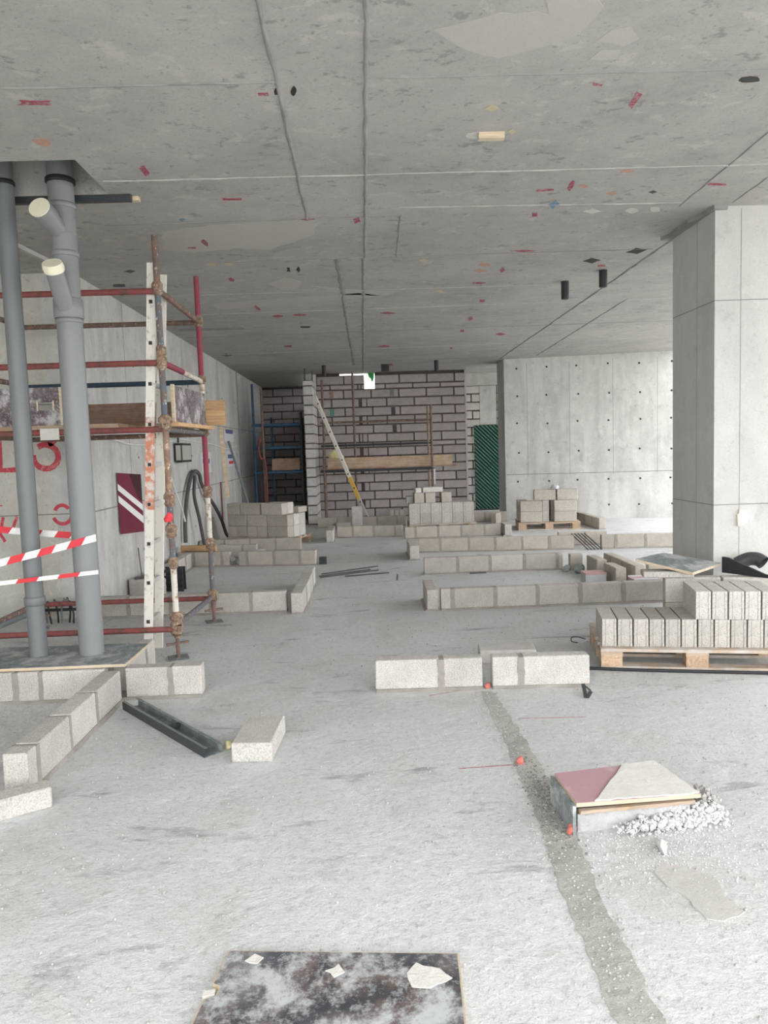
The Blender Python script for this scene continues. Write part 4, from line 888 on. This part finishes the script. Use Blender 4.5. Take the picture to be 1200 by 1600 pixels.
# ================================================================ things along the left wall
XL = WX + .001
r = thing('warning_board', 'maroon board with two white diagonal stripes hung on the left wall', 'sign', (-2.57, 8.1, .72))
W0, W1 = Vector((-2.672, 7.99, 0)), Vector((-2.46, 8.13, 0)); wd = (W1 - W0).normalized(); wn = Vector((wd.y, -wd.x, 0)); WL = (W1 - W0).length
def onb(u, b, z): return W0 + wd * (u * WL) + wn * z + Vector((0, 0, b))
part('panel', MB().prism([(0, .727), (1, .735), (1, 1.365), (0, 1.392)], -.012, .0, onb), 'maroon_sign', r)
part('stripe', MB().prism([(0, 1.275), (0, 1.205), (1, .965), (1, 1.035)], 0, .0015, onb), 'white', r)
part('stripe', MB().prism([(0, 1.150), (0, 1.075), (1, .825), (1, .905)], 0, .0015, onb), 'white', r)
part('corner_panel', MB().prism([(.5, 1.377), (1, 1.363), (1, 1.075), (.87, 1.09)], 0, .0015, onb), 'darkred', r, 'darker red corner')
r = thing('flood_lamp', 'small square flood lamp hanging on the left wall behind the scaffold', 'lamp', (XL, 10.75, 1.45))
part('housing', MB().lohi((XL + .03, 10.45, 1.46), (XL + .11, 11.05, 1.73)), 'black', r); part('lens', MB().lohi((XL + .1105, 10.5, 1.49), (XL + .116, 11.0, 1.70)).lohi((XL + .035, 10.444, 1.49), (XL + .105, 10.4495, 1.70)), 'glass', r, 'pale lamp glass')
part('bracket', MB().tube([(XL, 10.75, 1.86), (XL + .06, 10.6, 1.86), (XL + .07, 10.47, 1.80), (XL + .07, 10.47, 1.735)], .014, 8), 'black', r)
cb = [(7.4, 1.78), (7.96, 1.745), (8.48, 1.705), (9.0, 1.695), (9.5, 1.708), (10.4, 1.77), (11.0, 1.792), (12.0, 1.76), (12.8, 1.745), (13.6, 1.70), (14.3, 1.67), (15.5, 1.72)]
solo('hung_cable', MB().tube(spline([(XL + .012, y, z) for y, z in cb], 4), .010, 6), 'cable', 'white cable sagging along the left wall', 'cable')
solo('dangling_cable', MB().tube(spline([(-2.65, 9.9, 1.70), (-2.64, 9.95, 1.4), (-2.62, 10.15, 1.1), (-2.6, 10.4, .8), (-2.59, 10.5, .62)]), .012, 6), 'cable', 'short white cable dangling beside the scaffold standard', 'cable')
for y0, y1, z0, z1, m, lab in ((12.15, 12.93, 1.25, 1.60, 'paper', 'grey notice sheet on the left wall behind the pink standard'), (14.4, 15.3, 1.31, 1.62, 'paper', 'notice sheet with dark and red print by the leaning pole'), (14.3, 15.3, 1.80, 2.0, 'paper', 'smaller notice sheet above the printed one by the leaning pole')):
    r = thing('notice_sheet', lab, 'notice', (XL, (y0 + y1) / 2, z0)); part('sheet', MB().lohi((XL, y0, z0), (XL + .006, y1, z1)), m, r)
    part('print', MB().lohi((XL + .006, y0 + .12, z0 + .16), (XL + .008, y1 - .12, z0 + .24)), 'ink_b', r)
    if y0 == 14.4: part('print', MB().lohi((XL + .006, y0 + .2, z0 + .05), (XL + .008, y1 - .2, z0 + .11)), 'ink_r', r)
hz = [(10.62, .30), (10.66, .6), (10.85, .95), (11.15, 1.22), (11.45, 1.31), (11.72, 1.25), (11.85, 1.1)]
hose = [(-2.63, y, z) for y, z in hz]
solo('corrugated_hose', MB().tube(spline(hose + [(-2.60, 12.1, .90), (-2.57, 12.5, .68), (-2.55, 12.9, .42), (-2.53, 13.15, .15), (-2.5, 13.3, .05)]), .030, 10).tube(spline([(-2.58, 11.20, 1.24), (-2.57, 11.05, .95), (-2.56, 11.25, .6), (-2.55, 11.38, .3), (-2.54, 11.48, .06)]), .026, 10), 'rebar', 'dark corrugated hose looped against the left wall', 'hose')
solo('leaning_pole', MB().tube([(-2.05, 13.75, .03), (-2.56, 14.0, 1.80)], .022, 10), 'steel', 'grey pole leaning on the left wall behind the block stack', 'pole')
solo('wall_rod', MB().tube([(-2.66, 13.6, .35), (-2.665, 13.6, 1.05)], .014, 8), 't_red', 'short red rod standing against the left wall', 'rod')
solo('round_timber', MB().tube([(-2.62, 10.335, .252), (-2.12, 10.262, .252)], .046, 14), 'ply_face', 'orange round timber lying on the low wall by the scaffold', 'timber')
low_wall('low block wall running along the foot of the left wall', (-2.45, 8.25), (-2.45, 10.15), None, t=.11, m='block')
low_wall('short low wall below the maroon board', (-2.66, 8.12), (-2.28, 8.08), [(0, .19), (.205, .38)], m='block')
solo('rebar_scraps', MB().tube([(-2.58, 8.10, .215), (-2.45, 8.12, .25), (-2.33, 8.15, .225)], .012, 6).tube([(-2.6, 8.14, .215), (-2.40, 8.13, .235), (-2.28, 8.16, .22)], .012, 6).tube([(-2.52, 8.15, .215), (-2.55, 8.17, .55)], .006, 6), 'rebar', 'bent wire scraps on the short low wall below the maroon board', 'wire')
r = thing('plastic_crate', 'small black slatted crate behind the ladder by the left wall', 'crate', (-2.28, 8.45, 0))
for z in (.03, .10, .17, .24): part('slat', MB().lohi((-2.37, 8.40, z - .018), (-2.14, 8.41, z + .018)), 'black', r)
for x in (-2.36, -2.15): part('post', MB().lohi((x - .012, 8.411, 0), (x + .012, 8.43, .27)), 'black', r)
part('back', MB().lohi((-2.37, 8.55, 0), (-2.14, 8.56, .27)), 'black', r); part('bottom', MB().lohi((-2.34, 8.431, .002), (-2.17, 8.549, .012)), 'black', r)
r = thing('pipe_manifold', 'cluster of black and grey water pipe stubs at the foot of the stained wall', 'pipework', (-2.95, 6.98, 0))
part('header', MB().tube([(-3.28, 6.98, .13), (-2.78, 6.98, .13)], .014, 8), 'black', r)
for i in range(9):
    x = -3.24 + i * .052; h = .20 + .10 * random.random()
    part('stub', MB().tube(spline([(x, 6.965 + .03 * (i % 2), .0), (x + random.uniform(-.02, .02), 6.96 + .03 * (i % 2), h * .5), (x + random.uniform(-.035, .035), 6.955 + .03 * (i % 2), h)], 4), .009, 8), 'black' if i % 3 else 'steel', r)
    if i % 2: part('valve', MB().box((x, 6.95, h - .03), (.03, .04, .035), .3), 'steel', r)
solo('grey_conduit', MB().tube([(-3.5, 6.3, .03), (-3.3, 6.5, .10), (-3.10, 6.62, .17), (-2.98, 6.66, .20)], .028, 10), 'steel', 'grey flexible conduit rising beside the pipe stubs', 'conduit')

# ================================================================ middle of the room
for i, (p, q_) in enumerate((((-.60, 9.20), (.12, 9.68)), ((-.62, 9.05), (.02, 9.42)), ((-.60, 8.95), (.12, 9.36)), ((-.30, 8.98), (.25, 9.12)))):
    solo('reinforcing_bar', MB().tube([(*p, .009), (*q_, .009)], .008, 6), 'rebar', 'thin reinforcing bar lying loose on the floor beside the low walls', 'rebar', 'loose bars on the floor')
for i in range(5):
    solo('reinforcing_bar', MB().tube([(3.375 - .05 * i, 10.47, .0088), (3.275 - .05 * i, 10.985, .185)], .0085, 6), 'rebar', 'reinforcing bar leaning on the short kerb in the gap of the long low wall', 'rebar', 'leaning bars in the wall gap')
low_wall('short low kerb seen through the gap of the long low wall', (2.90, 11.045), (3.62, 11.0), None, m='block_warm')
solo('plastic_bag', lump((2.385, 8.76, 0), .045, 12, (1, 1, 1.1)), 'plastic_bag', 'small crumpled grey bag at the end of the four-block low wall', 'bag')
solo('plastic_bag', lump((2.52, 8.66, 0), .07, 14, (1.1, 1, .9)), 'plastic_bag', 'larger crumpled grey bag before the short low wall', 'bag')
r = thing('carton', 'shallow carton with a pinkish lid behind the front pallet wall', 'box', (2.50, 7.9, 0)); part('body', MB().lohi((2.335, 7.80, 0), (2.56, 7.98, .125)), 'carton_side', r); part('lid', MB().lohi((2.33, 7.795, .1252), (2.565, 7.985, .145)), 'carton', r, 'pinkish lid')
r = thing('carton', 'open carton against the small block shaft', 'box', (2.84, 7.55, 0)); part('body', MB().lohi((2.74, 7.46, 0), (2.98, 7.64, .12)), 'carton', r); part('rim', MB().lohi((2.735, 7.455, .1202), (2.985, 7.47, .135)).lohi((2.735, 7.63, .1202), (2.985, 7.645, .135)), 'paper', r)
solo('pipe_stub', MB().tube([(-1.865, 10.21, .0), (-1.865, 10.21, .06), (-1.865, 10.17, .10), (-1.865, 10.10, .115)], .032, 10), 'pvc', 'grey pipe stub in the gap of the left low wall', 'pipe')
solo('socket_box', MB().lohi((-.68, 10.05, 0), (-.58, 10.12, .10)), 'steel_dark', 'dark metal box on the floor at the end of the left low wall', 'box')
solo('floor_pin', MB().tube([(.33, 8.62, 0), (.335, 8.62, .07)], .010, 6), 'rebar', 'short steel pin standing in the open floor', 'pin')
solo('timber_scrap', MB().box((1.33, 8.87, .008), (.20, .025, .014), .05), 'rebar', 'dark timber scrap at the foot of the four-block low wall', 'scrap')
for i, (x, y) in enumerate(((3.98, 10.45 + .35), (2.28, 12.2), (4.32, 10.95))):
    solo('stone', lump((x, y, 0 if i == 1 else (.0 if i == 0 else 0)), .035, 20 + i, (1.2, 1, .8), 1), 'grit', ['dark stone on the bright floor beyond the right low wall', 'dark stone by the right block pallet', 'dark stone near the column beyond the right low wall'][i], 'stone')

loose_block('broken pale block lying across the end of the short low wall', (-1.62, 10.72, 0), R(38), (.22, .10, .15), 'block_pale_lit')

# ================================================================ ceiling things
for x, y, h, lab in ((2.235, 8.12, .19, 'black pipe stub hanging from the ceiling farther from the column'), (2.50, 7.65, .17, 'black pipe stub hanging from the ceiling nearer the column'), (-.78, 15.3, .22, 'black pipe stub under the ceiling before the partition end'), (1.50, 15.0, .22, 'black pipe stub under the ceiling before the bare back wall')):
    mb = MB().tube([(x, y, CZ - h), (x, y, CZ - h + .01), (x, y, CZ - .03), (x, y, CZ)], [.036, .042, .042, .042], 14); solo('pipe_stub', mb, 'black', lab, 'pipe')
solo('junction_box', MB().lohi((.40, 15.4, CZ - .14), (.56, 15.5, CZ)), 'black', 'black box fixed under the ceiling beside the bright wall hole', 'box')
solo('ceiling_strip', MB().bar((-2.75, 6.15, CZ - .02), (-2.70, 6.75, CZ - .02), .05, .035), 'seam_light', 'pale strip under the ceiling behind the thick grey pipe', 'strip')
solo('ceiling_channel', MB().lohi((-2.5, 10.25, CZ - .03), (-1.60, 10.45, CZ)), 'seam', 'dark flat recess board under the ceiling beyond the scaffold', 'board')

# ================================================================ back of the room
r = thing('facade_scaffold', 'rusty scaffold with a plank deck before the bare block wall', 'scaffold', (.3, 15.8, 0))
for x, y, z1, m in ((-.885, 16.2, 3.1, 't_rust'), (-.87, 15.62, 1.6, 't_rust'), (-.215, 16.25, 3.25, 't_rust'), (1.40, 16.2, 2.47, 'plank_brown'), (1.42, 15.62, 2.45, 't_rust')):
    part('standard', MB().tube([(x, y, .01), (x, y, z1)], .024, 10), m, r); part('base_plate', MB().box((x, y, .004), (.15, .15, .008)), 'steel', r)
for z, y, m in ((2.165, 16.2, 't_rust'), (1.66, 16.2, 'steel_dark'), (1.12, 16.2, 'steel_dark'), (1.12, 15.62, 'steel_dark')): part('ledger', MB().tube([(-.95, y, z), (1.48, y, z)], .024, 10), m, r)
for x in (-.87, 1.41): part('transom', MB().tube([(x, 15.62, 1.12), (x, 16.2, 1.12)], .022, 10), 'steel_dark', r)
for i, y in enumerate((15.78, 15.91, 16.04)):
    solo('scaffold_plank', MB().lohi((-.95, y - .062, 1.147), (1.95, y + .062, 1.18)), 'plank_brown', ['front', 'middle', 'rear'][i] + ' deck plank of the scaffold at the bare back wall', 'plank', 'deck planks of the back scaffold')
solo('toe_board', MB().lohi((-.80, 15.722, 1.1805), (1.86, 15.752, 1.395)), 'plank', 'long tan toe board on the scaffold at the bare back wall', 'plank')
solo('cement_bag', lump((-.60, 15.95, 1.1805), .11, 31, (1.5, .8, 2.0)), 'fitting_y', 'yellow and white bag on the deck of the back scaffold', 'bag')
solo('hanging_tag', MB().lohi((1.448, 15.60, .78), (1.478, 15.605, 1.14)), 'paper', 'white strip hanging on the right standard of the back scaffold', 'tag')
r = thing('ladder', 'aluminium ladder with a yellow section leaning towards the partition', 'ladder', (.04, 15.1, 0))
def l2(z): return Vector((.06 - 1.07 * z / 2.72, 15.12 + .33 * z / 2.72, z))
for dy in (-.13, .13):
    o = Vector((0, dy, 0))
    for z0, z1, m in ((0, .55, 'alu'), (.55, 1.0, 'yellow'), (1.0, 2.70, 'ladder')): part('stile', MB().bar(l2(z0) + o, l2(z1) + o, .025, .07, (0, 0, 1)), m, r)
for i in range(9):
    p = l2(.2 + i * .29); rg = part('rung', MB().bar(p - Vector((0, .145, 0)), p + Vector((0, .145, 0)), .028, .028), 'alu', r)
    part('rung_end', MB().bar(p - Vector((0, .1465, 0)), p - Vector((0, .1452, 0)), .03, .03), 'hole', rg)
r = thing('alcove_scaffold', 'blue steel scaffold standing in the dark alcove', 'scaffold', (-1.9, 16.2, 0))
for x, y, z1, m in ((-2.37, 16.0, 3.03, 'blue_steel'), (-1.36, 16.0, 2.4, 'steel_dark'), (-2.10, 16.9, 2.35, 'blue_steel'), (-1.40, 16.9, 2.3, 'steel_dark')):
    part('standard', MB().tube([(x, y, .01), (x, y, z1)], .026, 10), m, r)
for z in (2.15, 1.66, 1.13):
    part('ledger', MB().tube([(-2.40, 16.0, z), (-1.36, 16.0, z)], .032, 10), 'blue_steel', r); part('ledger', MB().tube([(-2.10, 16.9, z), (-1.40, 16.9, z)], .028, 10), 'blue_steel', r)
    part('transom', MB().tube([(-2.37, 16.0, z), (-2.10, 16.9, z)], .026, 10), 'blue_steel', r)
solo('toe_board', MB().lohi((-2.02, 16.06, 1.17), (-1.42, 16.09, 1.42)), 'plank_brown', 'brown board on the blue scaffold in the alcove', 'plank')
solo('rusty_pole', MB().tube([(-2.17, 15.90, .0), (-2.17, 15.90, 2.95)], .026, 10), 't_rust', 'rusty brown pole standing beside the blue scaffold', 'pole')
solo('hanging_rope', MB().tube(spline([(-2.20, 15.85, 1.9), (-2.26, 15.83, 1.7), (-2.22, 15.81, 1.45), (-2.14, 15.82, 1.35), (-2.12, 15.81, .7), (-2.2, 15.82, .02)]), .022, 8), 't_red', 'red rope hanging on the pole of the blue scaffold', 'rope')
loose_block('dark block standing on the floor under the blue scaffold', (-1.78, 15.65, 0), 0, (.45, .2, .45), 'block_warm')
solo('top_bar', MB().tube([(-1.21, 15.7, 3.04), (-1.21, 15.7, CZ)], .012, 6), 'rebar', 'left steel dowel between the partition top and the ceiling', 'rebar')
solo('top_bar', MB().tube([(-1.09, 16.2, 3.04), (-1.09, 16.2, CZ)], .012, 6), 'rebar', 'right steel dowel between the partition top and the ceiling', 'rebar')
solo('green_rag', MB().prism([(.12, 3.29), (.27, 3.29), (.26, 3.16), (.22, 3.05), (.19, 3.15), (.14, 3.2)], 0, .01, lambda a, b, z: (a, BY - .02 - z, b)), 'green_rag', 'green mesh rag hanging at the bright hole in the back wall', 'rag')
r = thing('wire_mesh', 'thin steel mesh across the bright hole in the back wall', 'mesh', (.16, BY + .09, 2.93))
for i in range(5): part('wire', MB().tube([(.045, BY + .09, 2.97 + i * .075), (.275, BY + .09, 2.97 + i * .075)], .005, 5), 'steel', r)
for i in range(3): part('wire', MB().tube([(.10 + i * .06, BY + .095, 2.935), (.10 + i * .06, BY + .095, 3.29)], .005, 5), 'steel', r)
r = thing('green_shutter', 'green shutter of diagonal slats in the opening beside the back wall', 'shutter', (2.99, 17.75, .02))
gx0, gx1, gz0, gz1 = 2.645, 3.42, .03, 2.05
part('frame', MB().lohi((gx0, 17.75, gz0), (gx1, 17.785, gz1)), 'green_d', r)
k = -2.3
while k < 1.1:
    a0, a1 = max(gx0, gx0 + k / 1.0), min(gx1, gx0 + k + 2.05)          # slat: z = gz1 - (x - gx0 - k)
    if a1 - a0 > .04:
        z_a, z_b = gz1 - (a0 - gx0 - k), gz1 - (a1 - gx0 - k)
        if z_b < gz0: a1 -= (gz0 - z_b); z_b = gz0
        if a1 - a0 > .04: part('slat', MB().bar((a0, 17.742, z_a), (a1, 17.742, z_b), .014, .052, (0, 1, 0)).box(((a0 + a1) / 2, 17.742, (z_a + z_b) / 2), (.002, .002, .002)), 'green', r)
    k += .095
for p, q_ in (((gx0, 17.73, 1.55), (gx1, 17.73, 2.0)), ((gx0, 17.73, .85), (gx1, 17.73, 1.35))): part('brace', MB().bar(p, q_, .012, .05, (0, 1, 0)), 'green_d', r)
solo('plastic_sheet', lump((2.52, 15.5, 0), .19, 41, (1.6, .6, .6)), 'paper', 'crumpled white plastic sheet on the floor before the green shutter', 'sheet')

# ================================================================ grit on the floor
def grit_near(rr):
    y = 1.5 + 8.0 * rr.random() ** 1.6; x = rr.uniform(-.62, .62) * (y + 1) + .05 * y
    return max(-2.5, min(4.5, x)), y, 0
def stuff_part(name, mb, m, parent, label):
    o = part(name, mb, m, parent, label); o['kind'] = 'stuff'
stuff_part('grit', stones(6000, grit_near, .0012, .007, 17), 'grit', fl_o, 'fine grit and crumbs scattered over the concrete floor')
stuff_part('pale_grit', stones(1600, grit_near, .0010, .0045, 19), 'rubble', fl_o, 'pale concrete crumbs scattered over the concrete floor')
stuff_part('chase_grit', stones(2500, lambda rr: (lambda y: (.69 + rr.gauss(0, .045) + (.04 if 2.9 < y < 3.6 else 0), y, 0))(rr.uniform(1.3, 4.5)), .001, .006, 23), 'grit', fl_o, 'dark grit in the floor chase')
stuff_part('rubble_crumbs', stones(2500, lambda rr: (1.1 + rr.gauss(0, .22), 2.68 + rr.gauss(0, .14), 0), .001, .0045, 29), 'rubble', fl_o, 'pale crumbs round the crushed concrete')
stuff_part('dark_grit', stones(1600, lambda rr: (.735 + rr.gauss(0, .032), 3.12 + rr.gauss(0, .20), 0), .0015, .006, 37), 'grit_dark', fl_o, 'dark gravel in the floor chase beside the maroon cover')
